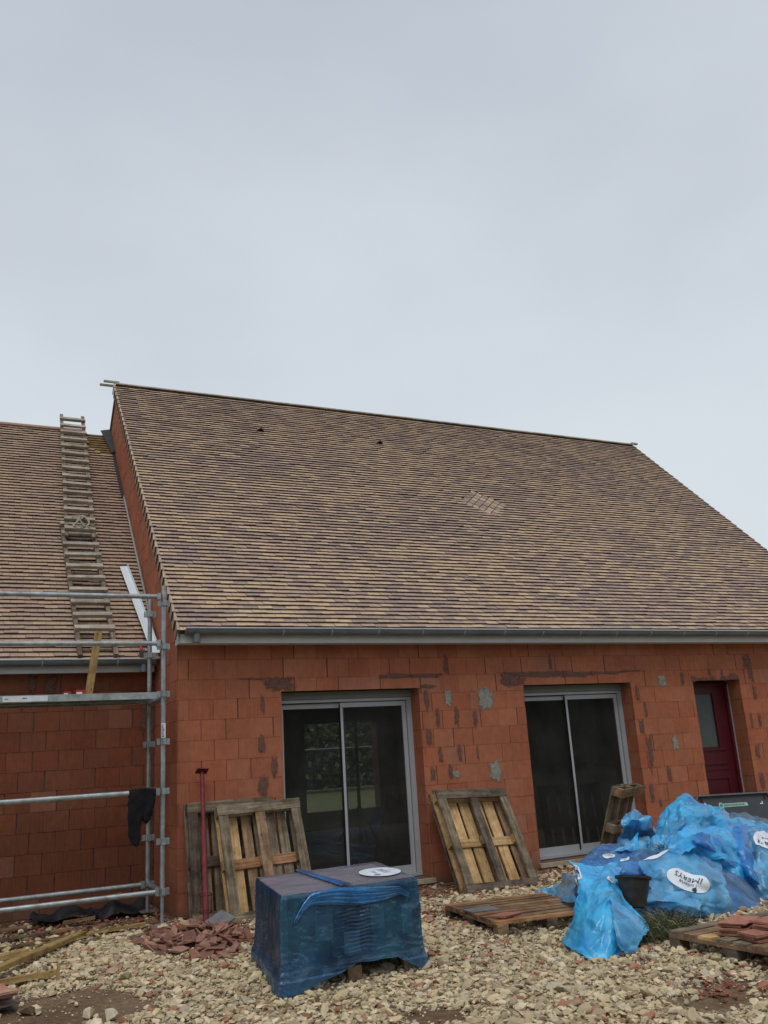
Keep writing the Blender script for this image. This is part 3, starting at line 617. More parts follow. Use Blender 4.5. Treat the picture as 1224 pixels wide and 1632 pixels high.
# ---- eaves: gutters, fascias, soffits
def eave(x0, x1, yc, zc, yf, zf0, ywall, hooks, outx, r=.066):
    mb = MB(); n = 10
    prof = [(yc+r*math.cos(math.pi+math.pi*i/n), zc+r*math.sin(math.pi+math.pi*i/n)) for i in range(n+1)]
    bead = [(yc-r-.006+.009*math.cos(a), zc+.004+.009*math.sin(a)) for a in np.linspace(0, 2*math.pi, 8)]
    xs = np.linspace(x0, x1, 24)
    for a, b in zip(xs[:-1], xs[1:]):
        for i in range(n):
            (y0, z0), (y1, z1) = prof[i], prof[i+1]; mb.face([(a, y0, z0), (a, y1, z1), (b, y1, z1), (b, y0, z0)]); k = .965
            mb.face([(b, yc+(y0-yc)*k, zc+(z0-zc)*k), (b, yc+(y1-yc)*k, zc+(z1-zc)*k), (a, yc+(y1-yc)*k, zc+(z1-zc)*k), (a, yc+(y0-yc)*k, zc+(z0-zc)*k)])
        for (y0, z0), (y1, z1) in zip(bead[:-1], bead[1:]): mb.face([(a, y1, z1), (a, y0, z0), (b, y0, z0), (b, y1, z1)], mi=1)
    for xe in (x0, x1): mb.face([(xe, y, z) for y, z in prof])
    gt = mb.build('gutter', [MT['zinc'], MT['alu']], HS, smooth=False)
    for hx in hooks:
        mb = MB()
        for i in range(n):
            (y0, z0), (y1, z1) = prof[i], prof[i+1]; k = 1.03
            mb.face([(hx-.007, yc+(y0-yc)*k, zc+(z0-zc)*k), (hx-.007, yc+(y1-yc)*k, zc+(z1-zc)*k), (hx+.007, yc+(y1-yc)*k, zc+(z1-zc)*k), (hx+.007, yc+(y0-yc)*k, zc+(z0-zc)*k)])
        mb.box(hx-.014, hx+.014, yc-r-.018, yc-r+.02, zc+.003, zc+.016); mb.build('gutter_bracket', MT['alu'], gt)
    mb = MB(); mb.tube((outx, yc, zc-r+.015), (outx, yc, zc-r-.075), .042, 16); mb.build('gutter_outlet', MT['zinc'], gt)
    mb = MB(); mb.box(x0-.03, x1, yf, yf+.02, zf0, zf0+.155); mb.box(x0-.03, x1, yf+.021, ywall+.03, zf0+.012, zf0+.024); mb.box(x0-.034, x0-.03, yf+.002, ywall-.005, zf0+.004, zf0+.15)
    mb.build('fascia', MT['fascia'], HS)
eave(.012, XR+.02, -.316, 2.805, -.25, 2.664, 0, [1.10, 1.68, 2.27, 2.85, 3.43, 4.01, 4.59, 5.18, 5.78, 6.37, 6.96, 7.56, 8.17, 8.76, 9.35, 9.94], .135)
eave(WX, -.045, .934, 2.632, 1.0, 2.500, D, [-6, -5.2, -4.4, -3.6, -2.85, -2.08, -1.301, -.484], -.18)

# ---- sliding doors
def sliding(a, b, handle):
    y0 = .25; z0, z1 = .0, HEAD
    mb = MB(); mb.box(a+.001, b-.001, y0-.05, y0+.06, z1-.085, z1-.001, mi=1)                       # shutter casing underside
    zt = z1-.087
    mb.box(a+.002, b-.002, y0-.03, y0+.07, zt-.035, zt-.002); mb.box(a+.002, b-.002, y0-.035, y0+.07, z0+.006, z0+.042)
    mb.box(b-.062, b-.002, y0-.03, y0+.07, z0+.043, zt-.036); mb.box(b-.066, b-.063, y0+.0, y0+.068, z0+.044, zt-.037, mi=2)
    mb.box(a+.002, a+.062, y0-.03, y0+.07, z0+.043, zt-.036); mb.box(a+.064, b-.068, y0+.001, y0+.068, zt-.043, zt-.0355, mi=2)
    dr = mb.build('sliding_door', [MT['alu'], MT['alu_dark'], MT['seal']], HS)
    mid = (a+b)/2-.03; bot, top = z0+.044, zt-.044
    for (p, q, yy) in ((a+.064, mid+.035, y0+.038), (mid-.03, b-.068, y0+.0)):
        st = .045 if q < b-.1 else .05; mb = MB(); yb = yy+.03
        mb.box(p, q, yy, yb, top-.055, top-.001); mb.box(p, q, yy, yb, bot, bot+.085)
        sl_, sr_ = (.05, .04) if q < b-.1 else (.032, .05)
        mb.box(p, p+sl_, yy, yb, bot+.086, top-.056); mb.box(q-sr_, q, yy, yb, bot+.086, top-.056)
        sa = mb.build('sash', MT['alu'], dr)
        mb = MB(); yy2 = yy+.015; mb.face([(p+sl_-.004, yy2, bot+.08), (q-sr_+.004, yy2, bot+.08), (q-sr_+.004, yy2, top-.05), (p+sl_-.004, yy2, top-.05)]); mb.build('pane', MT['glass'], dr)
    mb = MB(); mb.box(mid-.0305, mid-.0285, y0+.001, y0+.066, bot+.02, top-.02); mb.build('meeting_seal', MT['seal'], dr)
    mb = MB(); mb.obox((a-.035, -.055, -.052), (b-a+.07, 0, 0), (0, .055+.215, 0), (0, 0, .046), jit=.003); mb.obox((a-.02, -.03, -.16), (b-a+.04, 0, 0), (0, .02, 0), (0, 0, .105), mi=1, jit=.004)
    mb.build('sill', [MT['sill'], MT['concrete']], HS)
sliding(*W1, True); sliding(*W2, True)
# ---- entrance door
a, b = DR; y0 = .27
mb = MB(); zt = HEAD-.01
mb.box(a+.001, a+.06, y0-.02, y0+.08, 0, zt); mb.box(b-.06, b-.001, y0-.02, y0+.08, 0, zt); mb.box(a+.061, b-.061, y0-.02, y0+.08, zt-.06, zt)
mb.box(b-.012, b-.0015, y0-.035, y0-.021, .0, zt-.03, mi=1)
ED = mb.build('entrance_door', [MT['doorred'], MT['alu']], HS)
mb = MB(); p, q = a+.062, b-.062; gl = (p+.13, q-.24); gzr = (1.22, 1.98)
LF = (y0+.012, y0+.06)
for r_ in sub_rects((p, q, .01, zt-.062), [(gl[0], gl[1], gzr[0], gzr[1])]): mb.box(r_[0], r_[1], LF[0], LF[1], r_[2], r_[3])
mb.build('door_leaf', MT['doorred'], ED)
mb = MB(); mb.box(gl[0]+.001, gl[1]-.001, LF[0]+.02, LF[0]+.03, gzr[0]+.001, gzr[1]-.001); mb.build('pane', MT['frost'], ED)
mb = MB()
for (z, h, d) in ((1.17, .03, .016), (.98, .035, .02), (.9, .02, .012), (.78, .03, .016)): mb.box(p+.06, q-.14, LF[0]-d, LF[0]-.001, z, z+h)
for (u0, u1) in ((p+.08, p+.1), (q-.17, q-.15)): mb.box(u0, u1, LF[0]-.014, LF[0]-.001, .12, .775)
for e in (gl[0]-.022, gl[1]+.002): mb.box(e, e+.02, LF[0]-.012, LF[0]-.001, gzr[0]-.02, gzr[1]+.02)
mb.box(gl[0], gl[1], LF[0]-.012, LF[0]-.001, gzr[1]+.001, gzr[1]+.02)
mb.build('door_moulding', MT['doorred'], ED)
mb = MB(); mb.box(a-.03, b+.03, -.05, .25, -.16, -.008); mb.build('sill', MT['sill'], HS)

# rear scaffold rail seen through the house
mb = MB(); mb.tube((3.5, 9.9, 1.62), (8.0, 9.9, 1.62), .024); mb.tube((4.9, 9.9, -.2), (4.9, 9.9, 3), .024); mb.tube((7.9, 9.9, -.2), (7.9, 9.9, 3), .024)
tag(mb.build('guard_rail', MT['galv']), 'galvanised guard rail standing outside the rear window, seen through the left glass door', 'rail')

# ------------------------------------------------------------------ scaffold
SC = thing('scaffold', (-.95, .065, -.1), 'galvanised tube scaffold with a steel deck standing along the side wing', 'scaffold')
FX, FY, BY = -.212, -.3, .43; TR = .0242
LX = FX-2.57
def post(x, y, z0, z1, ros):
    mb = MB(); mb.tube((x, y, z0+.28), (x, y, z1), TR, 14); mb.tube((x, y, z0+.26), (x, y, z0+.3), .032, 14)
    p = mb.build('post', MT['galv'], SC, smooth=False)
    for z in ros:
        mb = MB()
        mb.tube((x, y, z-.022), (x, y, z+.022), .032, 14)
        for k in range(4):
            a = k*math.pi/2; c, s_ = math.cos(a), math.sin(a)
            mb.obox(Vector((x+c*.03-s_*-.018, y+s_*.03-c*.018, z-.03)), (c*.034, s_*.034, 0), (-s_*.036, c*.036, 0), (0, 0, .06))
        mb.build('coupler', MT['galv'], p)
    mb = MB(); mb.tube((x, y, z0+.006), (x, y, z0+.259), .018, 10); mb.obox((x-.075, y-.075, z0), (.15, 0, 0), (0, .15, 0), (0, 0, .007)); mb.build('base_jack', MT['galv'], p)
    return p
RS = [3.08, 2.62, 2.13, 1.652, 1.167, .69, .226]
fp = post(FX, FY, -.075, 3.27, RS); bp_ = post(FX, BY, -.04, 3.26, RS[:])
post(LX, FY, -.09, 3.27, RS); post(LX, BY, -.06, 3.26, RS)
mb = MB(); mb.box(FX-.022, FX+.02, FY-.0275, FY-.0255, 1.69, 1.835)
st = mb.build('sticker', MT['sticker'], fp)
mb = MB()
for k in range(9): mb.box(FX-.016, FX-.004+random.uniform(0, .012), FY-.0295, FY-.0285, 1.70+k*.0142, 1.707+k*.0142)
mb.build('sticker_print', MT['ink'], st) if False else mb.build('sticker_print', MT['ink'], fp)
for nm, y, za, zb, r in (('guard_rail', FY, 3.125, 3.152, TR), ('guard_rail', FY, 2.645, 2.655, TR), ('ledger', FY, 1.167, 1.167, TR*1.1), ('ledger', FY, .195, .226, TR), ('ledger', BY, .20, .228, TR)):
    mb = MB(); z0, z1 = (zb, zb); mb.tube((LX+.06, y, z0), (FX-.06, y, z1), r, 14)
    for xx, sg in ((FX-.06, 1), (LX+.06, -1)): mb.obox((xx-.012 if sg > 0 else xx-.022, y-.03, z1-.035), (.036, 0, 0), (0, .06, 0), (0, 0, .07))
    mb.build(nm, MT['galv'], SC)
for xx in (FX, LX):
    mb = MB(); mb.tube((xx, FY+.05, .226), (xx, BY-.05, .228), TR, 12); mb.build('transom', MT['galv'], SC)
    mb = MB(); mb.tube((xx, FY+.05, 2.08), (xx, BY-.05, 2.08), TR, 12); mb.build('transom', MT['galv'], SC)
for (ya, yb) in ((FY-.01, FY+.345), (FY+.365, BY+.01)):
    mb = MB(); mb.box(LX+.05, FX-.045, ya, yb, 2.135, 2.152)
    mb.box(LX+.05, FX-.045, ya, ya+.012, 2.085, 2.1345); mb.box(LX+.05, FX-.045, yb-.012, yb, 2.085, 2.1345)
    mb.box(LX+.05, FX-.045, ya+.0125, ya+.035, 2.085, 2.089); mb.box(LX+.05, FX-.045, yb-.035, yb-.0125, 2.085, 2.089)
    for k in range(5): xk = lerp(LX+.2, FX-.2, k/4); mb.box(xk-.02, xk+.02, ya+.0125, yb-.0125, 2.105, 2.134)
    dk = mb.build('deck_plank', MT['deck'], SC)
    if ya < -.2:
        m2 = MB(); m2.box(-1.75, -1.34, ya-.0025, ya-.0008, 2.092, 2.145); m2.build('sticker', MT['sticker'], dk)
        m2 = MB(); m2.box(-1.73, -1.70, ya-.004, ya-.003, 2.115, 2.121); m2.box(-1.57, -1.545, ya-.004, ya-.003, 2.118, 2.128); m2.box(-1.54, -1.53, ya-.004, ya-.003, 2.118, 2.128); m2.build('sticker_print', MT['ink'], dk)
# wooden block under the front post
mb = MB(); mb.obox((-.36, -.56, -.125), (.46, .07, 0), (-.06, .34, 0), (0, 0, .048), jit=.006); tag(mb.build('wooden_block', MT['w_dark']), 'dark weathered wooden block lying under the front scaffold post', 'block')

# black garment hung on the ledger
mb = MB(); GY = FY-.03
def lobe(pts, seed):
    C_ = spline([(at(x, y, GY).x, at(x, y, GY).z, at(x+w, y, GY).x-at(x, y, GY).x) for x, y, w in pts], 26); rows = []
    for i, (x, z, w) in enumerate(C_):
        t = i/25; row = []
        for k in range(22):
            a = 2*math.pi*k/22; fl = 1+.22*math.sin(3*a+t*4+seed)*min(1, t*3)+.42*noise.noise((math.cos(a)*2, math.sin(a)*2+seed, t*6))
            row.append((x+w*.5*math.cos(a)*fl, GY-.02+(.035-.018*t)*math.sin(a)*fl-.012*t, z+.006*noise.noise((a*2, t*5, seed))))
        rows.append(row)
    mb.grid(rows, close=True)
def spline(P, n):
    P = np.array(P, float); m = len(P); out = []
    for k in range(n):
        x = k/(n-1)*(m-1); i = min(int(x), m-2); t = x-i; p0, p1, p2, p3 = P[max(i-1, 0)], P[i], P[i+1], P[min(i+2, m-1)]
        out.append(.5*((2*p1)+(-p0+p2)*t+(2*p0-5*p1+4*p2-p3)*t*t+(-p0+3*p1-3*p2+p3)*t*t*t))
    return np.array(out)
lobe([(226, 1258, 26), (222, 1275, 34), (214, 1300, 20), (212, 1325, 18), (215, 1340, 13), (217, 1349, 3)], 1)
lobe([(232, 1258, 24), (235, 1275, 24), (233, 1295, 18), (232, 1306, 11), (231, 1313, 3)], 4)
rows = []
for i in range(15):
    u = i/14; x = at(lerp(205, 248, u), 1262, FY).x; rr = .036+.02*math.sin(math.pi*u)**.5
    rows.append([(x+.012*noise.noise((k*.6, i*.3, 1)), FY+rr*math.cos(2*math.pi*k/18)*(1+.25*noise.noise((k*.7, i*.5, 2))), 1.165+(rr*.95*math.sin(2*math.pi*k/18)-.008)*(1+.25*noise.noise((k*.7, i*.5, 5)))) for k in range(18)])
mb.grid(rows, close=True)
tag(mb.build('black_garment', MT['cloth'], smooth=True), 'black garment hanging over the middle scaffold ledger beside the front post', 'garment')
# things on the deck
pl0, pl1 = Vector((-.895, .18, 2.156)), Vector((-.80, .19, 2.856))
mb = MB(); d = (pl1-pl0); e1 = Vector((1, 0, -d.x/d.z)).normalized()*.075; mb.obox(pl0-e1*.5, e1, Vector((0, .04, 0)), d, jit=.002)
tag(mb.build('plank', MT['w_yellow']), 'yellow wooden plank standing upright on the scaffold deck', 'plank')
for (x, w, h, c, lb) in ((-1.12, .07, .055, 'white', 'small white and red box on the scaffold deck, further from the upright plank'), (-.985, .095, .07, 'red', 'small red box on the scaffold deck next to the upright plank')):
    mb = MB(); mb.obox((x-w/2, .02, 2.1535), (w, .01, 0), (-.008, .07, 0), (0, 0, h), jit=.002); mb.obox((x-w/2-.001, .018, 2.1535+h*.35), (w*.6, .006, 0), (0, -.003, 0), (0, 0, h*.3), mi=1)
    tag(mb.build('nail_box', [MT['red'], MT['white']]), lb, 'box')
mb = MB(); mb.obox((-1.075, .03, 2.1535), (.05, 0, 0), (0, .05, 0), (0, 0, .03), jit=.006); tag(mb.build('tool_pouch', MT['membrane']), 'tiny black bundle between the two boxes on the scaffold deck', 'bundle')

# ------------------------------------------------------------------ ladders on the wing roof
def ladder(x0, s0, x1, s1, wd, h0, h1, label, cat='ladder', first=.1, sp=.25):
    t = thing('roof_ladder', wp(x0, s0, h0), label, cat)
    a, b = wp(x0, s0, h0), wp(x1, s1, h1); d = (b-a).normalized(); xv = (Vector((1, 0, 0))-d*d.x).normalized(); nv = xv.cross(d)
    ln = (b-a).length
    for sg in (-1, 1):
        mb = MB(); mb.obox(a+xv*(sg*wd/2-.024), xv*.048, d*ln, nv*.045, jit=.003); mb.build('stile', MT['w_stile'], t)
    s = first
    while s < ln-.02:
        mb = MB(); k = random.uniform(-.008, .008); w2 = wd/2+.03
        mb.obox(a+d*(s+k)-xv*w2+nv*.046, xv*(2*w2), d*.062, nv*.045, jit=.004); mb.build('rung', MT['w_ladder'], t); s += sp
    return t
ladder(-.742, 2.45, -.612, 6.36, .345, .075, .05, 'grey wooden roof ladder reaching above the wing ridge, upper of the two', first=.12, sp=.252)
ladder(-.70, .0, -.752, 2.90, .40, .025, .02, 'grey wooden roof ladder standing at the wing gutter, lower of the two', first=.16, sp=.262)
mb = MB(); c = wp(-.72, 2.74, .18)
pts = [c+Vector((.10*math.sin(a*2.3)+.015*math.cos(a*7), 0, 0))+WS*(.16*math.cos(a*1.7+.4))+WN*(.02*math.sin(a*5)) for a in np.linspace(0, 9, 60)]
mb.poly_tube(pts, .008, 6); tag(mb.build('rope', MT['rope']), 'pale rope tying the two roof ladders together', 'rope')
# white metal strip leaning in the corner of the wing roof
a, b = wp(-.225, 1.85, .05), wp(-.06, -.02, .10)
mb = MB(); d = (b-a); xv = Vector((1, 0, 0)); xv = (xv-d.normalized()*xv.dot(d.normalized())).normalized(); nv = xv.cross(-d.normalized())
mb.obox(b-xv*.05, xv*.095, -d, nv*.004); mb.obox(b+xv*.046, xv*.004, -d, nv*.045)
tag(mb.build('metal_strip', MT['whitemetal']), 'long white folded metal strip lying on the wing roof near the gable', 'metal strip')
mb = MB(); c = wp(-.035, .13, .03); mb.face([c+WS*.18, c-WS*.17+xv*.03, c-WS*.17-xv*.04, c-xv*.045-WS*.02]); mb.obox(c-WS*.175-xv*.04, xv*.07, -WS*.003, WN*.03)
tag(mb.build('metal_offcut', MT['whitemetal']), 'short white metal offcut at the wing gutter behind the scaffold post', 'metal piece')
mb = MB(); c = wp(-.20, .10, .03); mb.tube(c, c+WS*.1+WN*.03, .018, 10, mi=0); mb.obox(c-WS*.14-Vector((.03, 0, 0)), (.07, 0, 0), WS*.14, WN*.02, mi=1, jit=.004)
tag(mb.build('hand_tool', [MT['red'], MT['membrane']]), 'dark tool with a red handle lying at the wing gutter', 'tool')

# ------------------------------------------------------------------ pallets
def make_pallet(name, loc, label, wid, lng, ndeck, woods, deckm, group='wooden pallets on the building site', th=.142, bottom='frame', cat='pallet', strm=None, blkm=None):
    """local frame: X along the deck boards, Y across, Z up (deck on top)"""
    t = thing(name, loc, label, cat, group)
    bd = .022; J = .0035; strm = strm or woods; blkm = blkm or woods
    gap = .035; bw = (wid-gap*(ndeck-1))/ndeck
    for i in range(ndeck):
        mb = MB(); y = -wid/2+i*(bw+gap)+random.uniform(-.006, .006); e = random.uniform(-.008, .008)
        mb.obox((-lng/2+e, y, th-bd), (lng, 0, 0), (0, bw, 0), (0, 0, bd), jit=J); mb.build('deck_board', MT[deckm[i % len(deckm)]], t, local=True)
    xs = (-lng/2+.002, -.05, lng/2-.102)
    for x in xs:
        mb = MB(); mb.obox((x, -wid/2+.003, th-2*bd-.001), (.1, 0, 0), (0, wid-.006, 0), (0, 0, bd), jit=J*.5); mb.build('stringer_board', MT[strm[xs.index(x) % len(strm)]], t, local=True)
    ys = (-wid/2+.004, -.05, wid/2-.104)
    for x in xs:
        for y in ys:
            mb = MB(); mb.obox((x+.002, y, bd+.001), (.096, 0, 0), (0, .1, 0), (0, 0, th-3*bd-.003), jit=J); mb.build('block', MT[random.choice(blkm)], t, local=True)
    if bottom == 'frame':
        for x in (xs[0], xs[2]):
            mb = MB(); mb.obox((x, -wid/2, 0), (.1, 0, 0), (0, wid, 0), (0, 0, bd), jit=J); mb.build('bottom_board', MT[woods[0]], t, local=True)
        for y in ys:
            mb = MB(); mb.obox((-lng/2+.105, y, 0), (lng-.21, 0, 0), (0, .1, 0), (0, 0, bd), jit=J); mb.build('bottom_board', MT[random.choice(woods)], t, local=True)
    else:
        for x in xs:
            mb = MB(); mb.obox((x, -wid/2, 0), (.1, 0, 0), (0, wid, 0), (0, 0, bd), jit=J); mb.build('bottom_board', MT[random.choice(woods)], t, local=True)
    return t
def orient(o, ex, ey, ez, loc):
    m = Matrix.Identity(4)
    for i in range(3): m[i][0], m[i][1], m[i][2], m[i][3] = ex[i], ey[i], ez[i], loc[i]
    o.matrix_world = m
def lean(o, bl, br, tl, tr):
    """underside plane through four corners; deck faces the wall"""
    ey = ((br-bl)+(tr-tl)).normalized(); ex = ((tl-bl)+(tr-br)).normalized(); sk = ex.dot(ey); ey = (ey-ex*sk*.5).normalized(); ex = (ex-ey*ex.dot(ey)).normalized(); ez = ex.cross(ey)
    orient(o, ex, ey, ez, (bl+br+tl+tr)/4)
V = Vector
P1 = make_pallet('pallet', (0, 0, 0), 'grey weathered pallet leaning on the wall behind the red prop, partly hidden by another pallet', .92, 1.16, 7, ['w_grey', 'w_dark'], ['w_grey'])
lean(P1, V((.07, -.40, -.09)), V((.98, -.38, -.08)), V((.075, -.165, 1.01)), V((.985, -.16, 1.02)))
P2 = make_pallet('pallet', (0, 0, 0), 'pallet with pale and grey slats leaning left of the first glass door', .90, 1.16, 7, ['w_grey', 'w_grey', 'w_mid'], ['w_fresh', 'w_fresh', 'w_mid', 'w_grey', 'w_grey', 'w_grey', 'w_grey'], strm=['w_grey', 'w_red', 'w_grey'], blkm=['w_fresh', 'w_red', 'w_mid'])
lean(P2, V((.355, -.69, -.095)), V((1.25, -.66, -.05)), V((.37, -.31, .945)), V((1.24, -.31, .988)))
P4 = make_pallet('pallet', (0, 0, 0), 'weathered pallet between the glass doors, half hidden behind another leaning pallet', .96, 1.2, 7, ['w_dark', 'w_grey'], ['w_grey', 'w_fresh'], blkm=['w_fresh', 'w_grey'])
lean(P4, V((2.81, -.88, -.115)), V((3.85, -.77, -.11)), V((2.94, -.19, .97)), V((3.90, -.19, .985)))
P3 = make_pallet('pallet', (0, 0, 0), 'front pallet with dark frame and yellowish slats leaning between the two glass doors', .95, 1.2, 6, ['w_dark', 'w_grey', 'w_dark'], ['w_fresh', 'w_fresh', 'w_fresh', 'w_fresh', 'w_fresh', 'w_mid'], strm=['w_fresh', 'w_fresh', 'w_fresh'], blkm=['w_fresh', 'w_fresh', 'w_mid'])
lean(P3, V((2.75, -1.04, -.10)), V((3.80, -.93, -.10)), V((2.885, -.36, .945)), V((3.85, -.35, .965)))
P5 = make_pallet('pallet', (0, 0, 0), 'grey pallet seen edge on, standing before the right pane of the second glass door', .8, 1.0, 6, ['w_grey', 'w_mid'], ['w_grey', 'w_dark'], blkm=['w_mid', 'w_grey'], bottom='boards')
u5 = V((.164, -.30, .94)).normalized(); d5 = V((.88, .48, .03)); d5 = (d5-u5*d5.dot(u5)).normalized(); e5 = u5.cross(d5)
c_top = V((5.275, -.5, .847)); orient(P5, u5, d5, e5, c_top-u5*.5+d5*.4-e5*.142)
P6 = make_pallet('pallet', (0, 0, 0), 'brown pallet lying flat on the gravel with a grey slate on it', 1.15, 1.02, 9, ['w_mid', 'w_dark'], ['w_red', 'w_mid', 'w_mid', 'w_red', 'w_grey'], th=.135, strm=['w_mid'], bottom='frame')
a6 = R(-7); orient(P6, V((math.cos(a6), math.sin(a6), 0)), V((-math.sin(a6), math.cos(a6), 0)), V((0, 0, 1)), V((2.52, -2.47, -.128)))
P7 = make_pallet('pallet', (0, 0, 0), 'pallet lying flat in the right foreground, loaded with red roof tiles', 1.15, 1.15, 8, ['w_mid', 'w_dark'], ['w_grey', 'w_fresh', 'w_mid', 'w_grey'], th=.14, strm=['w_mid'])
a7 = R(3); orient(P7, V((math.cos(a7), math.sin(a7), 0)), V((-math.sin(a7), math.cos(a7), 0)), V((0, 0, 1)), V((3.29, -4.70, -.138)))
# slate and tile on the flat pallet
def plate(name, c, sx, sy, th, rot, mat, label, cat, tilt=(0, 0), group=None, col=(1, 1, 1)):
    mb = MB(); mb.obox((-sx/2, -sy/2, 0), (sx, 0, 0), (0, sy, 0), (0, 0, th), col=col, jit=.003)
    o = mb.build(name, MT[mat], local=True); o.location = c; o.rotation_euler = (tilt[0], tilt[1], rot); return tag(o, label, cat, group)
TOP6 = -.128+.135
plate('slate', at(781, 1449, 0).copy() and V((2.13, -2.42, TOP6+.004)), .27, .19, .012, R(-4), 'slate', 'grey rectangular slate lying on the flat brown pallet', 'slate')
RED = (.30, .135, .095)
plate('roof_tile', V((2.14, -2.80, TOP6+.004)), .24, .16, .014, R(24), 'redtile', 'single red clay tile lying at the front edge of the flat brown pallet', 'roof tile', col=RED, tilt=(0, R(2)))
# red tiles stacked on the right pallet
TOP7 = -.138+.14; k = 0
STK = 'one of the flat red clay tiles stacked on the right foreground pallet'
for (cx_, cy_, n, sx, sy, r0) in ((2.98, -4.55, 5, .30, .20, R(24)), (3.12, -4.82, 6, .34, .2, R(4)), (2.93, -4.83, 3, .26, .18, R(-8)), (3.36, -4.72, 4, .3, .2, R(12))):
    for i in range(n):
        plate('roof_tile', V((cx_+random.uniform(-.025, .025), cy_+random.uniform(-.03, .03), TOP7+.004+i*.0175)), sx, sy, .014, r0+random.uniform(-.12, .12), 'redtile', STK, 'roof tile', (random.uniform(-.012, .012), random.uniform(-.012, .012)), 'red tiles on the right pallet', jc(RED, .2))

# ------------------------------------------------------------------ steel props
def prop(base, top, label, r=.028):
    t = thing('steel_prop', base, label, 'steel prop'); base, top = V(base), V(top); d = (top-base).normalized(); ln = (top-base).length
    mb = MB(); mb.tube(base+d*.008, base+d*ln*.62, r, 14); mb.build('outer_tube', MT['redpaint'], t)
    mb = MB(); mb.tube(base+d*ln*.60, top-d*.008, r*.78, 14); mb.build('inner_tube', MT['redpaint'], t)
    xv = (V((1, 0, 0))-d*d.x).normalized(); yv = d.cross(xv)
    for nm, p in (('top_plate', top-d*.008), ('base_plate', base)):
        mb = MB(); mb.obox(p-xv*.06-yv*.06, xv*.12, yv*.12, d*.008); mb.build(nm, MT['redpaint'], t)
    mb = MB(); q = base+d*.17
    ring = [q+xv*(.06*math.cos(a))+yv*(.06*math.sin(a)) for a in np.linspace(0, 2*math.pi, 13)]
    for p, n_ in zip(ring[:-1], ring[1:]): mb.tube(p, n_, .005, 6); mb.tube(p+d*.16, n_+d*.16, .005, 6)
    for p in ring[::3]: mb.tube(p, p+d*.16, .005, 6)
    mb.build('wire_handle', MT['redpaint'], t)
    return t
prop((.093, -.80, -.10), (.235, -.115, 1.343), 'dark red steel prop leaning on the block wall beside the house corner')
ip = at(574, 1310, 5.0); IX = ip.x
t = thing('steel_prop', (IX, 5.0, -.01), 'red steel prop on a tripod standing inside the house behind the left glass door', 'steel prop')
mb = MB(); mb.tube((IX, 5.0, 0), (IX, 5.0, 2.5), .03); mb.build('pole', MT['redpaint'], t)
for a in (.4, 2.5, 4.6):
    mb = MB(); mb.tube((IX, 5.0, .6), (IX+.4*math.cos(a), 5.0+.4*math.sin(a), .0), .016); mb.build('leg', MT['redpaint'], t)

# ------------------------------------------------------------------ wrapped pallet of tiles
WPT = thing('wrapped_pallet', (.55, -2.95, -.13), 'pallet of roof tiles shrouded in dark blue stretch film on the gravel', 'wrapped pallet')
FLc, FRc, BRc, BLc = V((-.10, -3.58, .5)), V((.97, -3.48, .5)), V((1.20, -2.30, .5)), V((.09, -2.415, .5))
cen = (FLc+FRc+BRc+BLc)/4
def ring_pt(t, off, z):
    C4 = [FLc, FRc, BRc, BLc]; e = int(t*4) % 4; f = t*4-int(t*4); p = C4[e].lerp(C4[(e+1) % 4], f)
    d1 = C4[(e+1) % 4]-C4[e]; n = V((d1.y, -d1.x, 0)).normalized()
    cf = max(0, 1-min(f, 1-f)/.06)
    rad = (p-cen); rad.z = 0; rad.normalize(); n = n.lerp(rad*1.05, cf)
    q = p+n*off; q.z = z; return q
GZ = -.135
hz = [(0.0, .498), (.012, .47), (.016, .40), (.02, .30), (.022, .2), (.026, .1), (.034, .03), (.062, -.035), (.06, -.085), (.055, -.13)]
NT = 360; rows = []
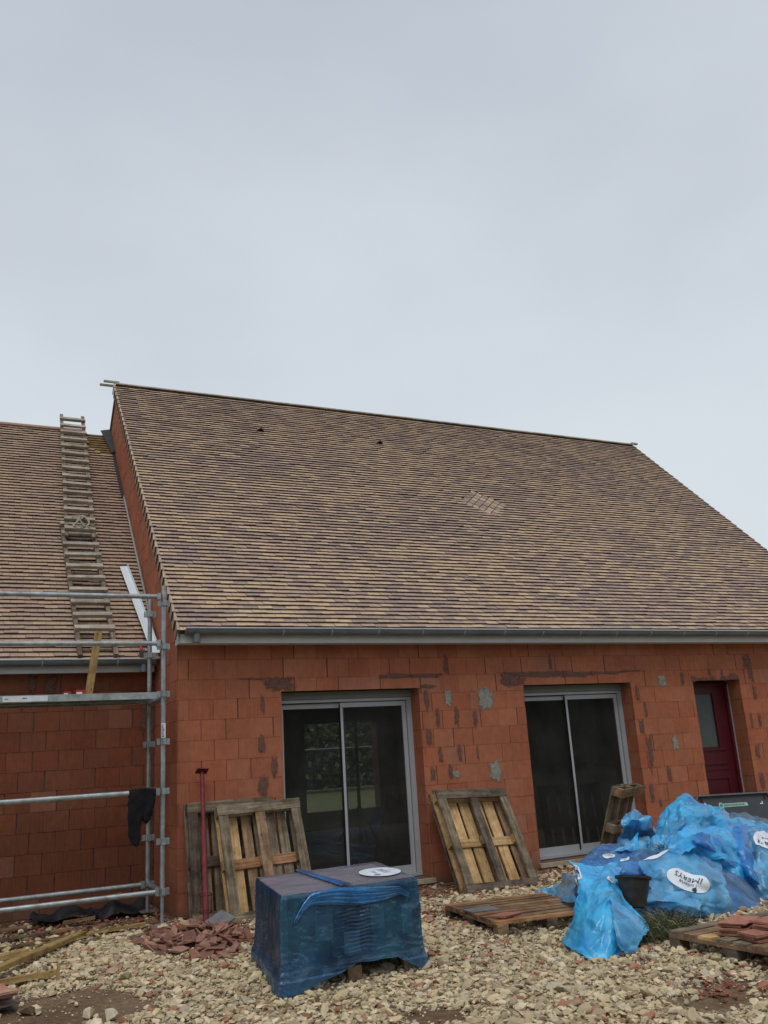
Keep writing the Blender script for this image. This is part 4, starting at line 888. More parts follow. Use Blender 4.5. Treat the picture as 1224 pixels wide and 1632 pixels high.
for k, (off, z) in enumerate(hz):
    sub = 20 if k < len(hz)-1 else 1
    for q_ in range(sub):
        fr = q_/sub; o2 = lerp(off, hz[min(k+1, len(hz)-1)][0], fr); z2 = lerp(z, hz[min(k+1, len(hz)-1)][1], fr); row = []
        for i in range(NT):
            t_ = i/NT; e = int(t_*4); f = t_*4-e; dc = min(f, 1-f)
            hem = GZ+.0+ (.105*min(1, (dc/.22))**1.2 if e in (0, 2) else .03*min(1, dc/.2))
            if e == 0: hem = GZ+.012+.125*min(1, f/.5)**1.1*min(1, (1-f)/.2)**1.1+.012*noise.noise((f*7, 1, 1))
            zz = max(z2, hem) if z2 < .05 else z2
            sag = -.03*math.sin(min(1, dc*3)*math.pi/2)*max(0, min(1, (o2-.03)/.06))
            wk = 0.0
            if e == 0:
                m1_ = max(0, 1-abs(f-.53)/.15)*max(0, min(1, (zz-.06)/.06))*max(0, min(1, (.44-zz)/.05)); wk += .0042*m1_*math.sin(zz*2*math.pi/.024+2.2*noise.noise((f*9, zz*6, 1))*2)
                m2_ = max(0, 1-f/.26)*max(0, min(1, (.16-zz)/.1)); wk += .0042*m2_*math.sin((f*1.0+zz*.8)*2*math.pi/.026+noise.noise((f*8, zz*8, 2)))
                m3_ = max(0, 1-(1-f)/.2)*max(0, min(1, (.2-zz)/.12)); wk += .0038*m3_*math.sin((f*1.0-zz*.9)*2*math.pi/.03)
            wr = wk+(.0045*noise.noise((t_*9, zz*75, 5))*max(0, 1-abs(f-.52)/.3) if e == 0 else 0)+.005*noise.noise((t_*60+zz*25, zz*20-t_*30, 3))*max(0, 1-dc/.25)+.010*noise.noise((t_*26, zz*3, 2))+.006*noise.noise((t_*70, zz*9, 7))*(1+1.5*max(0, .1-zz)/.2)
            inset = -.006*min(1, dc*8)*math.sin(math.pi*min(1, max(0, (zz-.02)/.46)))
            row.append(ring_pt(t_, o2+sag+wr+inset, zz+.006*noise.noise((t_*40, zz*5, 11))*(1 if z2 < .45 else 0)))
        rows.append(row)
def wcol(i, j):
    z = rows[i][j].z; t_ = j/NT; v = .12*noise.noise((t_*14, z*6, 3))+(.28 if z < -.02 else 0); e = int(t_*4); f = t_*4-e
    if min(f, 1-f) < .025: v += .15
    if e == 0 and z > .3: v += .2*max(0, noise.noise((f*5, z*7, 8)))
    return (max(-.3, v),)*3
mb = MB(); mb.grid(rows, wcol, close=True); fw = mb.build('film_wrap', MT['wrap'], WPT, smooth=True); cl = cen-wloc(fw)
if sum((f.center-cl).dot(f.normal)*f.area for f in fw.data.polygons) < 0: fw.data.flip_normals()
# top sheet
mb = MB(); n = 24; Pg = []
for i in range(n+1):
    u = i/n; row = []
    for j in range(n+1):
        w = j/n; p = FLc.lerp(FRc, u).lerp(BLc.lerp(BRc, u), w); p.z = .4985+.004*noise.noise((u*6, w*6, 1)); row.append(p)
    Pg.append(row)
mb.grid(Pg, lambda i, j: (.5*max(0, noise.noise((i*.11, j*.5, 6))),)*3); face_to(mb.build('film_top', MT['wraptop'], WPT, smooth=True), (0, -3, 9))
# gathered bands: over the top, then a swag along the upper front
mb = MB()
def strip(mb, pts, wv, n=9, amp=.012, seed=0):
    P = []
    for k, p in enumerate(pts):
        row = []
        for j in range(n):
            s_ = j/(n-1)-.5; w = wv[k] if isinstance(wv, list) else wv
            row.append(p[0]+p[1]*(s_*w)+p[2]*(.006+amp*(.5+.5*math.sin(j*2.4+seed+k*.15))*(1 if 0 < j < n-1 else 0)))
        P.append(row)
    mb.grid(P)
up = V((0, 0, 1)); fd = (FRc-FLc).normalized(); fn = V((fd.y, -fd.x, 0)); sd = (BLc-FLc).normalized()
A, B = BLc.lerp(BRc, .33), FLc.lerp(FRc, .47)
strip(mb, [(A.lerp(B, k/14)+up*.004, fd, up) for k in range(15)], [.05+.05*(k/14)**2 for k in range(15)], amp=.014)
face_to(mb.build('film_band', MT['wrapband'], WPT, smooth=True), (0, -3, 9)); mb = MB()
sw = []
ww = []
for k in range(41):
    u = .07+k/40*.86; dz = .055+.02*math.sin(math.pi*(u-.07)/.43)*(-1 if u < .5 else -.6)+.12*max(0, (.2-u)/.13)**1.5+.05*max(0, (u-.86)/.07)
    p = FLc.lerp(FRc, u); p.z = .5-dz-.012; sw.append((p+fn*.014, up, fn)); ww.append(.035+.085*math.sin(math.pi*k/40))
strip(mb, sw, ww, n=13, amp=.013, seed=1)
face_to(mb.build('film_band', MT['wrapband'], WPT, smooth=True), (0, -12, 2))
# load under the film
def inn(u, w, z): p = FLc.lerp(FRc, u).lerp(BLc.lerp(BRc, u), w); p.z = z; return p
m_ = .06
for lv in range(2):
    for iu in range(3):
        for iw in range(2):
            z0 = .035+lv*.222; u0, u1 = m_+iu*(1-2*m_)/3+.006, m_+(iu+1)*(1-2*m_)/3-.006; w0, w1 = m_+iw*(1-2*m_)/2+.006, m_+(iw+1)*(1-2*m_)/2-.006
            ox = inn(u0, w0, z0); mb = MB(); mb.obox(ox, inn(u1, w0, z0)-ox, inn(u0, w1, z0)-ox, (0, 0, .215), jit=.006); pk = mb.build('tile_pack', MT['pack'], WPT)
mb = MB(); ox = inn(.02, .02, .474); mb.obox(ox, inn(.98, .02, .474)-ox, inn(.02, .98, .474)-ox, (0, 0, .014)); mb.build('cover_board', MT['packtop'], WPT)
for (u, w_, z, h) in ((.30, .13, .17, .16), (.70, .1, .19, .16), (.5, .12, .06, .14), (.93, .08, .12, .2)):
    mb = MB(); ox = inn(u-w_/2, m_-.02, z); mb.obox(ox, inn(u+w_/2, m_-.02, z)-ox, (0, .004, 0), (0, 0, h)); mb.build('paper_card', MT['card'], WPT)
# pallet timber below
for iu in (0.03, .455, .88):
    for iw in (.02, .44, .86):
        ox = inn(iu, iw, GZ+.02); mb = MB(); mb.obox(ox, inn(iu+.1, iw, GZ+.02)-ox, inn(iu, iw+.12, GZ+.02)-ox, (0, 0, .09), jit=.003); mb.build('pallet_block', MT['w_mid'], WPT)
for iw in (.02, .44, .86):
    ox = inn(.02, iw, GZ); mb = MB(); mb.obox(ox, inn(.98, iw, GZ)-ox, inn(.02, iw+.12, GZ)-ox, (0, 0, .019), jit=.003); mb.build('bottom_board', MT['w_mid'], WPT)
for iw in range(7):
    ox = inn(.02, .02+iw*.14, .002); mb = MB(); mb.obox(ox, inn(.98, .02+iw*.14, .002)-ox, inn(.02, .02+iw*.14+.115, .002)-ox, (0, 0, .022), jit=.003); mb.build('deck_board', MT['w_mid'], WPT)
# text helper: flat letters as triangles in 2d
def text2d(body, size=1.0):
    cu = bpy.data.curves.new('lettering', 'FONT'); cu.body = body; cu.size = size; cu.align_x = 'CENTER'; cu.align_y = 'CENTER'; cu.resolution_u = 2
    ob = bpy.data.objects.new('lettering', cu); COL.objects.link(ob); dg = bpy.context.evaluated_depsgraph_get(); dg.update()
    me = bpy.data.meshes.new_from_object(ob.evaluated_get(dg)); V_ = [(v.co.x, v.co.y) for v in me.vertices]; F_ = [list(p.vertices) for p in me.polygons]
    bpy.data.objects.remove(ob); bpy.data.curves.remove(cu); bpy.data.meshes.remove(me); return V_, F_
# oval print on the top sheet
mb = MB(); lc = inn(.845, .40, .5065); ea, eb = (FRc-FLc).normalized(), (BLc-FLc).normalized(); ra, rb = .17, .27
ring = [lc+ea*(ra*math.cos(a))+eb*(rb*math.sin(a)) for a in np.linspace(0, 2*math.pi, 49)[:-1]]
mb.face(ring); lb = mb.build('printed_oval', MT['white'], WPT)
mb = MB()
for body, sz, oy, ox_ in (('IMERYS', .085, .03, .02), ('Toiture', .06, -.05, .0), ('by', .04, .10, .05)):
    V_, F_ = text2d(body, sz)
    for f in F_: mb.face([lc+up*.003+eb*(-(V_[i][0])*1.0+ox_)+ea*((V_[i][1])+oy) for i in f])
mb.face([lc+up*.003+eb*(-.16+.03*math.cos(a))+ea*(-.07+.03*math.sin(a)) for a in np.linspace(0, 2*math.pi, 17)[:-1]])
mb.build('oval_lettering', MT['inkgrey'], WPT)

# ------------------------------------------------------------------ heap of blue film
def cr(p0, p1, p2, p3, t):
    return .5*((2*p1)+(-p0+p2)*t+(2*p0-5*p1+4*p2-p3)*t*t+(-p0+3*p1-3*p2+p3)*t*t*t)
def spline(P, n):
    P = np.array(P, float); m = len(P); out = []
    for k in range(n):
        x = k/(n-1)*(m-1); i = min(int(x), m-2); t = x-i
        out.append(cr(P[max(i-1, 0)], P[i], P[i+1], P[min(i+2, m-1)], t))
    return np.array(out)
from mathutils.geometry import delaunay_2d_cdt
def facets(n, lu, lv, sp, seed, an, st):
    """crumpled-sheet relief: linear facets between random knots, longer along the direction an"""
    rr = random.Random(seed); ca, sa = math.cos(an), math.sin(an); R_ = max(lu, lv)*1.5; pts = []; hs = []
    k = int(R_/sp)+2
    for a in range(-k, k+1):
        for b in range(-k, k+1):
            p, q = (a+rr.uniform(-.48, .48))*sp*st, (b+rr.uniform(-.48, .48))*sp
            x, y = p*ca-q*sa+lu/2, p*sa+q*ca+lv/2
            if -sp*st*1.5 < x < lu+sp*st*1.5 and -sp*st*1.5 < y < lv+sp*st*1.5: pts.append((x, y)); hs.append(rr.uniform(-1, 1))
    tri = delaunay_2d_cdt([Vector(p) for p in pts], [], [], 0, 1e-6); vs = [tuple(v) for v in tri[0]]; src = tri[3]; hv = [hs[src[i][0]] if src[i] else 0 for i in range(len(vs))]
    gx, gy = np.meshgrid(np.arange(n)/n*lu, np.arange(n)/n*lv, indexing='ij'); H = np.zeros((n, n))
    for f in tri[2]:
        (x0, y0), (x1, y1), (x2, y2) = (vs[i] for i in f); d = (y1-y2)*(x0-x2)+(x2-x1)*(y0-y2)
        if abs(d) < 1e-9: continue
        l0 = ((y1-y2)*(gx-x2)+(x2-x1)*(gy-y2))/d; l1 = ((y2-y0)*(gx-x2)+(x0-x2)*(gy-y2))/d; l2 = 1-l0-l1
        m_ = (l0 >= -1e-6) & (l1 >= -1e-6) & (l2 >= -1e-6); H[m_] = (l0*hv[f[0]]+l1*hv[f[1]]+l2*hv[f[2]])[m_]
    return H
class Film:
    def __init__(s, net, n=96, amp=.05, seed=0, ragged=.02, folds=9, edge=.9, floor=True):
        W = [[np.array(at(*p)) for p in row] for row in net]
        rowsx = [spline(r, n) for r in W]; G = np.array(rowsx); G = np.array([spline(G[:, j], n) for j in range(n)]).transpose(1, 0, 2)
        du = np.gradient(G, axis=0); dv = np.gradient(G, axis=1); Nn_ = np.cross(du, dv); Nn_ /= np.linalg.norm(Nn_, axis=2, keepdims=True)+1e-9
        tocam = CAM-G; sg = np.sign((Nn_*tocam).sum(axis=2).mean()); Nn_ *= sg
        lu = np.linalg.norm(du, axis=2).mean()*n; lv = np.linalg.norm(dv, axis=2).mean()*n
        rr = random.Random(seed); FD = [(rr.uniform(0, math.pi), rr.uniform(1.2, 4), rr.random()*9, rr.uniform(.35, 1)) for _ in range(folds)]
        H = amp*.95*facets(n, lu, lv, .13, seed, rr.uniform(0, 3.1), 1.9)+amp*.34*facets(n, lu, lv, .06, seed+50, rr.uniform(0, 3.1), 1.5)
        for i in range(n):
            for j in range(n):
                x, y = i/n*lu, j/n*lv; h = 0
                for (an, fq, ph, w) in FD:
                    q = (x*math.cos(an)+y*math.sin(an))*fq+ph+.35*noise.noise((x*1.5, y*1.5, ph)); tri = abs((q % 1)-.5)*2; mask = max(0, noise.noise((x*1.3+ph, y*1.3, an))+.15); h += amp*1.4*w*mask*(tri-.45)
                h += amp*.6*noise.noise((x*1.8, y*1.8, seed+.5)); H[i, j] += h
        e = np.ones((n, n)); idx = np.arange(n); ed = np.minimum(idx, n-1-idx)/(n*.12); ed = np.clip(ed, edge, 1); e = np.minimum(ed[:, None], ed[None, :])
        G = G+Nn_*(H*e)[..., None]
        for j in range(n):                     # ragged hems
            for i, sgn in ((0, 1), (n-1, -1)):
                w = ragged*(noise.noise((j*.22, i, seed))+.25*noise.noise((j*.6, i, seed+4))); G[i, j] -= du[i, j]/ (np.linalg.norm(du[i, j])+1e-9)*w*sgn
            for i, sgn in ((0, 1), (n-1, -1)):
                w = ragged*(noise.noise((j*.22, i, seed+9))+.25*noise.noise((j*.6, i, seed+14))); G[j, i] -= dv[j, i]/(np.linalg.norm(dv[j, i])+1e-9)*w*sgn
        if floor: 
            gzs = np.array([[gz(p[0], p[1]) for p in r] for r in G]); G[..., 2] = np.maximum(G[..., 2], gzs+.012)
        s.G = G; s.N = Nn_; s.n = n
    def S(s, u, v, off=0.0):
        x = min(max(u, 0), 1)*(s.n-1); y = min(max(v, 0), 1)*(s.n-1); i, j = min(int(x), s.n-2), min(int(y), s.n-2); a, b = x-i, y-j
        I = lambda A: (A[i, j]*(1-a)*(1-b)+A[i+1, j]*a*(1-b)+A[i, j+1]*(1-a)*b+A[i+1, j+1]*a*b)
        nn = I(s.N); return I(s.G)+nn*off
    def px(s, u, v):
        d = s.S(u, v)-CAM; z = d@_f; return np.array([612+F*(d@_r)/z, 816-F*(d@_u)/z])
    def build(s, name, mat, label, cat='plastic film', group='crumpled blue plastic film in the heap'):
        mb = MB(); mb.grid(s.G.tolist(), (0, 0, 0)); o = mb.build(name, MT[mat], smooth=True); s.o = o; face_to(o, CAM); return tag(o, label, cat, group)
    def decal(s, name, mat, c, ru, rv, rot=0.0, off=.007, half=None):
        """white oval print in sheet coordinates (c in u,v; radii in metres)"""
        K, Rn = 40, 7; lu, lv = s.scale(c); P = []
        for r in range(Rn+1):
            row = []
            for k in range(K):
                a = 2*math.pi*k/K; x, y = ru*r/Rn*math.cos(a), rv*r/Rn*math.sin(a)
                if half: x = min(x, half*ru)
                xx, yy = x*math.cos(rot)-y*math.sin(rot), x*math.sin(rot)+y*math.cos(rot)
                row.append(s.S(c[0]+yy/lu, c[1]+xx/lv, off))
            P.append(row)
        mb = MB(); mb.grid([[tuple(p) for p in r] for r in P], close=True); face_to(mb.build(name, MT[mat], s.o, smooth=True), CAM)
    def scale(s, c):
        h = .04; lu = np.linalg.norm(s.S(c[0]+h, c[1])-s.S(c[0]-h, c[1]))/(2*h); lv = np.linalg.norm(s.S(c[0], c[1]+h)-s.S(c[0], c[1]-h))/(2*h); return lu, lv
    def words(s, lines, mat, c, rot=0.0, off=.012, extra=()):
        lu, lv = s.scale(c)
        for body, sz, dx, dy in lines:
            V_, F_ = text2d(body, sz); mb = MB()
            for f in F_:
                pts = []
                for i in f:
                    x, y = V_[i][0]+dx, -(V_[i][1]+dy); xx, yy = x*math.cos(rot)-y*math.sin(rot), x*math.sin(rot)+y*math.cos(rot)
                    pts.append(tuple(s.S(c[0]+yy/lu, c[1]+xx/lv, off)))
                mb.face(pts)
            mb.build('printed_lettering', MT[mat], s.o)
        for (dx, dy, r) in extra:
            pts = []; mb = MB()
            for a in np.linspace(0, 2*math.pi, 15)[:-1]:
                x, y = dx+r*math.cos(a), -(dy+r*math.sin(a)); xx, yy = x*math.cos(rot)-y*math.sin(rot), x*math.sin(rot)+y*math.cos(rot)
                pts.append(tuple(s.S(c[0]+yy/lu, c[1]+xx/lv, off)))
            mb.face(pts); mb.build('printed_emblem', MT[mat], s.o)
    def locate(s, x, y):
        best = None
        for i in range(0, 41):
            for j in range(0, 41):
                q = s.px(i/40, j/40); d = (q[0]-x)**2+(q[1]-y)**2
                if best is None or d < best[0]: best = (d, i/40, j/40)
        return best[1], best[2]
# core mound of packed film
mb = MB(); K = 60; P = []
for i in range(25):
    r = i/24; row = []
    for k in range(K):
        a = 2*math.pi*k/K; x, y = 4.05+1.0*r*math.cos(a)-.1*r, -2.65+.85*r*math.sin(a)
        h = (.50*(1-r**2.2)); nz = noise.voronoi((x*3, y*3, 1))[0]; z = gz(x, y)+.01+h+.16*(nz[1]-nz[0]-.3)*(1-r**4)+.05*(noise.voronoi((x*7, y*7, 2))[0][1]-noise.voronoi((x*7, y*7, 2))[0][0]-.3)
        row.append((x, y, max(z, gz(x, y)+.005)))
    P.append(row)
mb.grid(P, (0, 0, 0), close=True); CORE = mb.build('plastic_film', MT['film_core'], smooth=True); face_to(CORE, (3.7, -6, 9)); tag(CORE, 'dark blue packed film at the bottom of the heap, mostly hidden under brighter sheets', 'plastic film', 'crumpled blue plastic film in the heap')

f4 = Film([[(1050, 1302, -2.1), (1070, 1284, -2.0), (1092, 1266, -2.0), (1113, 1276, -2.0), (1148, 1293, -1.9), (1168, 1305, -1.9)],
           [(1046, 1322, -2.3), (1068, 1303, -2.4), (1090, 1288, -2.4), (1115, 1297, -2.35), (1142, 1305, -2.3), (1172, 1320, -2.2)],
           [(1034, 1347, -2.5), (1060, 1335, -2.6), (1085, 1320, -2.65), (1112, 1322, -2.65), (1140, 1325, -2.6), (1178, 1335, -2.5)],
           [(1038, 1372, -2.6), (1062, 1368, -2.7), (1085, 1362, -2.8), (1112, 1362, -2.8), (1140, 1362, -2.8), (1182, 1365, -2.7)]], amp=.055, seed=4, edge=.25)
f4.build('plastic_film', 'film_a', 'bright blue film rising to the peak of the heap below the red door')
f3 = Film([[(994, 1303, -2.0), (1005, 1296, -1.9), (1018, 1296, -1.85), (1034, 1309, -1.8), (1050, 1324, -1.8)],
           [(993, 1318, -2.15), (1007, 1306, -2.2), (1021, 1308, -2.2), (1038, 1321, -2.1), (1056, 1334, -2.0)],
           [(990, 1335, -2.1), (1004, 1328, -1.95), (1018, 1330, -1.95), (1036, 1338, -2.1), (1058, 1346, -2.1)],
           [(975, 1355, -2.3), (1000, 1345, -2.45), (1020, 1345, -2.45), (1040, 1350, -2.4), (1062, 1358, -2.3)],
           [(960, 1368, -2.5), (995, 1362, -2.6), (1020, 1362, -2.6), (1042, 1365, -2.6), (1066, 1372, -2.5)]], amp=.06, seed=3)
f3.build('plastic_film', 'film_b', 'curled end of blue film sticking up beside the edge-on pallet')
f2 = Film([[(930, 1376, -2.35), (955, 1352, -2.2), (985, 1346, -2.1), (1020, 1344, -2.05), (1060, 1337, -2.0)],
           [(922, 1382, -2.7), (950, 1363, -2.6), (985, 1358, -2.5), (1018, 1358, -2.5), (1052, 1358, -2.45)],
           [(914, 1392, -3.0), (945, 1380, -2.95), (985, 1378, -2.9), (1018, 1384, -2.9), (1052, 1384, -2.85)],
           [(916, 1410, -3.05), (945, 1408, -3.05), (985, 1405, -3.05), (1020, 1412, -3.05), (1052, 1410, -3.0)]], amp=.035, seed=2)
f2.build('plastic_film', 'film_c', 'deep blue film with white printed panels below the second glass door')
u, v = f2.locate(971, 1365); f2.decal('printed_oval', 'white', (u, v), .09, .085, .15)
f2.words([('IMERYS', .055, -.01, -.05), ('Toiture', .035, .0, .02)], 'ink', (u, v), 3.2)
u, v = f2.locate(996, 1371); f2.decal('printed_oval', 'white', (u, v), .035, .12, .35); f2.words([('by', .05, 0, 0)], 'ink', (u, v), 1.6, extra=[(.0, .05, .015)])
f7 = Film([[(1158, 1304, -2.3), (1190, 1302, -2.2), (1224, 1311, -2.1), (1270, 1320, -2.0)],
           [(1172, 1322, -2.5), (1200, 1318, -2.5), (1230, 1322, -2.5), (1280, 1335, -2.5)],
           [(1182, 1345, -2.8), (1205, 1340, -2.9), (1238, 1345, -2.9), (1290, 1365, -2.9)],
           [(1186, 1372, -2.95), (1212, 1375, -3.1), (1245, 1385, -3.1), (1300, 1400, -3.1)],
           [(1196, 1408, -3.05), (1217, 1420, -3.25), (1250, 1430, -3.25), (1310, 1440, -3.2)],
           [(1206, 1450, -3.1), (1226, 1462, -3.3), (1255, 1470, -3.3), (1320, 1478, -3.2)]], amp=.045, seed=7)
f7.build('plastic_film', 'film_b', 'pale blue film with a white printed oval at the right edge of the heap')
u, v = f7.locate(1224, 1342); f7.decal('printed_oval', 'white', (u, v), .24, .17, .25)
f7.words([('IMERYS', .105, .0, .04), ('Toiture', .07, .0, -.06), ('by', .05, .0, -.125)], 'ink', (u, v), math.pi+.22)
f7b = Film([[(1160, 1300, -2.0), (1190, 1297, -1.9), (1230, 1308, -1.8), (1280, 1318, -1.7)],
            [(1158, 1312, -2.2), (1190, 1312, -2.15), (1230, 1322, -2.1), (1280, 1335, -2.0)],
            [(1160, 1330, -2.4), (1190, 1332, -2.4), (1230, 1340, -2.35), (1280, 1355, -2.3)]], amp=.03, seed=17, n=36)
f7b.build('plastic_film', 'film_d', 'greyish see-through film lying before the dark grey panel')
f5 = Film([[(1068, 1340, -2.78), (1094, 1318, -2.72), (1125, 1321, -2.66), (1156, 1322, -2.6), (1192, 1336, -2.6)],
           [(1064, 1354, -2.95), (1092, 1336, -3.0), (1122, 1341, -3.0), (1155, 1344, -2.95), (1188, 1362, -2.85)],
           [(1072, 1378, -2.9), (1100, 1370, -2.95), (1130, 1372, -3.05), (1162, 1376, -3.1), (1196, 1398, -3.05)]], amp=.055, seed=5)
f5.build('plastic_film', 'film_a', 'bright blue folded film in the middle of the heap, right of the white lettering')
f5b = Film([[(1120, 1362, -2.95), (1145, 1362, -3.0), (1170, 1366, -3.02), (1198, 1385, -2.98)],
            [(1125, 1392, -3.0), (1148, 1392, -3.08), (1176, 1400, -3.1), (1206, 1415, -3.06)],
            [(1130, 1422, -3.05), (1152, 1425, -3.14), (1182, 1432, -3.16), (1212, 1442, -3.15)],
            [(1135, 1452, -3.1), (1158, 1456, -3.2), (1186, 1460, -3.25), (1218, 1464, -3.25)]], amp=.06, seed=25, n=60)
f5b.build('plastic_film', 'film_a', 'blue shaded film between the large oval and the right oval of the heap')
fx = Film([[(1100, 1333, -3.06), (1118, 1326, -3.05), (1140, 1334, -3.0)], [(1108, 1343, -3.12), (1128, 1345, -3.12), (1152, 1352, -3.06)], [(1118, 1352, -3.1), (1140, 1358, -3.1), (1166, 1364, -3.04)]], amp=.03, seed=31, n=36)
fx.build('plastic_film', 'film_c', 'small darker film painting a shadowed hollow above the large white oval')  # deeper film colour paints the shade of a hollow under the folds
fx = Film([[(1066, 1337, -3.0), (1080, 1325, -2.98), (1094, 1318, -2.9)], [(1066, 1352, -3.05), (1082, 1342, -3.08), (1100, 1334, -3.02)], [(1072, 1374, -3.05), (1086, 1362, -3.12), (1106, 1352, -3.08)]], amp=.028, seed=32, n=36)
fx.build('plastic_film', 'film_a', 'bright lapel of film left of the painted dark hollow in the heap')
fx = Film([[(1168, 1326, -2.72), (1178, 1318, -2.7), (1190, 1316, -2.66)], [(1174, 1350, -2.95), (1184, 1344, -2.98), (1195, 1346, -2.96)], [(1182, 1378, -3.05), (1191, 1376, -3.1), (1201, 1384, -3.1)], [(1190, 1404, -3.1), (1199, 1402, -3.18), (1210, 1410, -3.2)]], amp=.03, seed=33, n=40)
fx.build('plastic_film', 'film_c', 'twisted dark blue fold running down left of the right oval')
fx = Film([[(1002, 1340, -2.5), (1012, 1330, -2.5), (1019, 1324, -2.46)], [(1004, 1352, -2.55), (1014, 1343, -2.58), (1020, 1336, -2.52)], [(1000, 1366, -2.6), (1010, 1360, -2.62), (1018, 1352, -2.6)]], amp=.02, seed=34, n=30)
fx.build('plastic_film', 'film_a', 'small bright triangular flap below the curled film end')
f6 = Film([[(1016, 1373, -3.02), (1045, 1362, -2.98), (1080, 1352, -2.93), (1113, 1354, -2.9), (1147, 1358, -2.85)],
           [(1026, 1388, -3.15), (1053, 1378, -3.2), (1085, 1374, -3.25), (1120, 1378, -3.25), (1153, 1386, -3.2)],
           [(1034, 1408, -3.22), (1060, 1402, -3.33), (1090, 1400, -3.42), (1125, 1404, -3.45), (1160, 1414, -3.38)],
           [(1045, 1430, -3.3), (1068, 1430, -3.4), (1097, 1430, -3.5), (1132, 1433, -3.52), (1166, 1438, -3.45)],
           [(1052, 1452, -3.33), (1074, 1456, -3.42), (1102, 1460, -3.5), (1137, 1464, -3.52), (1163, 1464, -3.45)]], amp=.03, seed=6, ragged=.012)
f6.build('plastic_film', 'film_b', 'pale blue film with a large white oval of lettering in the centre of the heap')
u, v = f6.locate(1092, 1406); f6.decal('printed_oval', 'white', (u, v), .185, .105, .38)
f6.words([('IMERYS', .072, -.0, -.03), ('Tuilerie', .052, -.02, .03)], 'ink', (u, v), math.pi+.42, extra=[(-.08, .07, .02)])
u, v = f6.locate(1045, 1366); f6.decal('printed_strip', 'white', (u+.02, v), .18, .035, -.05)
f8 = Film([[(1028, 1424, -3.5), (1050, 1419, -3.52), (1075, 1421, -3.55), (1100, 1428, -3.55), (1120, 1438, -3.55)],
           [(1014, 1436, -3.6), (1040, 1434, -3.65), (1070, 1436, -3.66), (1095, 1442, -3.65), (1116, 1450, -3.62)],
           [(1006, 1446, -3.58), (1040, 1447, -3.62), (1070, 1448, -3.62), (1095, 1452, -3.6), (1112, 1462, -3.6)]], amp=.03, seed=8, ragged=.035)
f8.build('plastic_film', 'film_b', 'ragged strip of blue film right below the black pot')
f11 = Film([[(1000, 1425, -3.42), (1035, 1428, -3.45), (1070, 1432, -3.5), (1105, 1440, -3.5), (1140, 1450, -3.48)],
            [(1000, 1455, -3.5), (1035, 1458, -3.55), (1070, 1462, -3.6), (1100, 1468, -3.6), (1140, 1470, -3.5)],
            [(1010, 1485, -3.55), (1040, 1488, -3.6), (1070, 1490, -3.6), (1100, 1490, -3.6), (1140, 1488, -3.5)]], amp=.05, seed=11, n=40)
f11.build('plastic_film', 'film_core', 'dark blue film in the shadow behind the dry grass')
f1 = Film([[(908, 1368, -3.2), (928, 1374, -3.22), (955, 1376, -3.2), (975, 1374, -3.12), (994, 1378, -3.05)],
           [(922, 1402, -3.38), (938, 1406, -3.47), (955, 1406, -3.5), (972, 1404, -3.46), (986, 1404, -3.4)],
           [(914, 1440, -3.5), (935, 1442, -3.66), (958, 1442, -3.76), (978, 1440, -3.76), (1003, 1446, -3.7)],
           [(904, 1474, -3.55), (928, 1482, -3.82), (955, 1486, -3.96), (985, 1482, -3.99), (1034, 1479, -3.9)],
           [(893, 1500, -3.48), (925, 1520, -3.93), (958, 1532, -4.10), (988, 1530, -4.10), (1014, 1512, -3.98)]], amp=.034, seed=1, ragged=.014)
f1.build('plastic_film', 'film_a', 'large light blue film hanging down to the gravel at the front left of the heap')
u, v = f1.locate(916, 1388); f1.decal('printed_oval', 'white', (u, .045), .03, .10, .1); f1.words([('IMERYS', .04, 0, 0)], 'ink', (u, .045), 1.6, extra=[(.0, .0, .016)])
u, v = f1.locate(972, 1404); f1.decal('printed_oval', 'white', (u, v), .07, .05, .1); f1.words([('by', .045, .0, .0)], 'ink', (u, v), 3.1)
fx = Film([[(974, 1428, -3.82), (1000, 1446, -3.86), (1036, 1478, -3.96)], [(976, 1458, -3.98), (996, 1472, -4.02), (1026, 1492, -4.05)], [(980, 1488, -4.06), (994, 1500, -4.1), (1016, 1508, -4.1)], [(988, 1512, -4.1), (998, 1518, -4.13), (1008, 1519, -4.1)]], amp=.03, seed=35, n=44)
fx.build('plastic_film', 'film_b', 'paler folded flap on the right side of the large front film')
f9 = Film([[(846, 1424, -1.3), (868, 1417, -1.45), (890, 1405, -1.7), (914, 1392, -2.3)],
           [(848, 1428, -1.42), (870, 1426, -1.65), (893, 1420, -2.1), (919, 1408, -2.85)],
           [(854, 1431, -1.55), (874, 1434, -1.95), (899, 1440, -2.65), (924, 1440, -3.15)]], amp=.04, seed=9, n=40)
f9.build('plastic_film', 'film_b', 'blue film trailing flat from the heap behind the flat brown pallet')
f10 = Film([[(1073, 1489, -3.98), (1083, 1486, -3.99), (1096, 1490, -3.98)], [(1070, 1508, -4.02), (1083, 1508, -4.08), (1099, 1510, -4.05)], [(1060, 1526, -4.12), (1084, 1530, -4.25), (1110, 1527, -4.16)]], amp=.03, seed=10, n=30, ragged=.02)
f10.build('plastic_film', 'film_c', 'small blue scrap of film standing at the corner of the loaded right pallet')

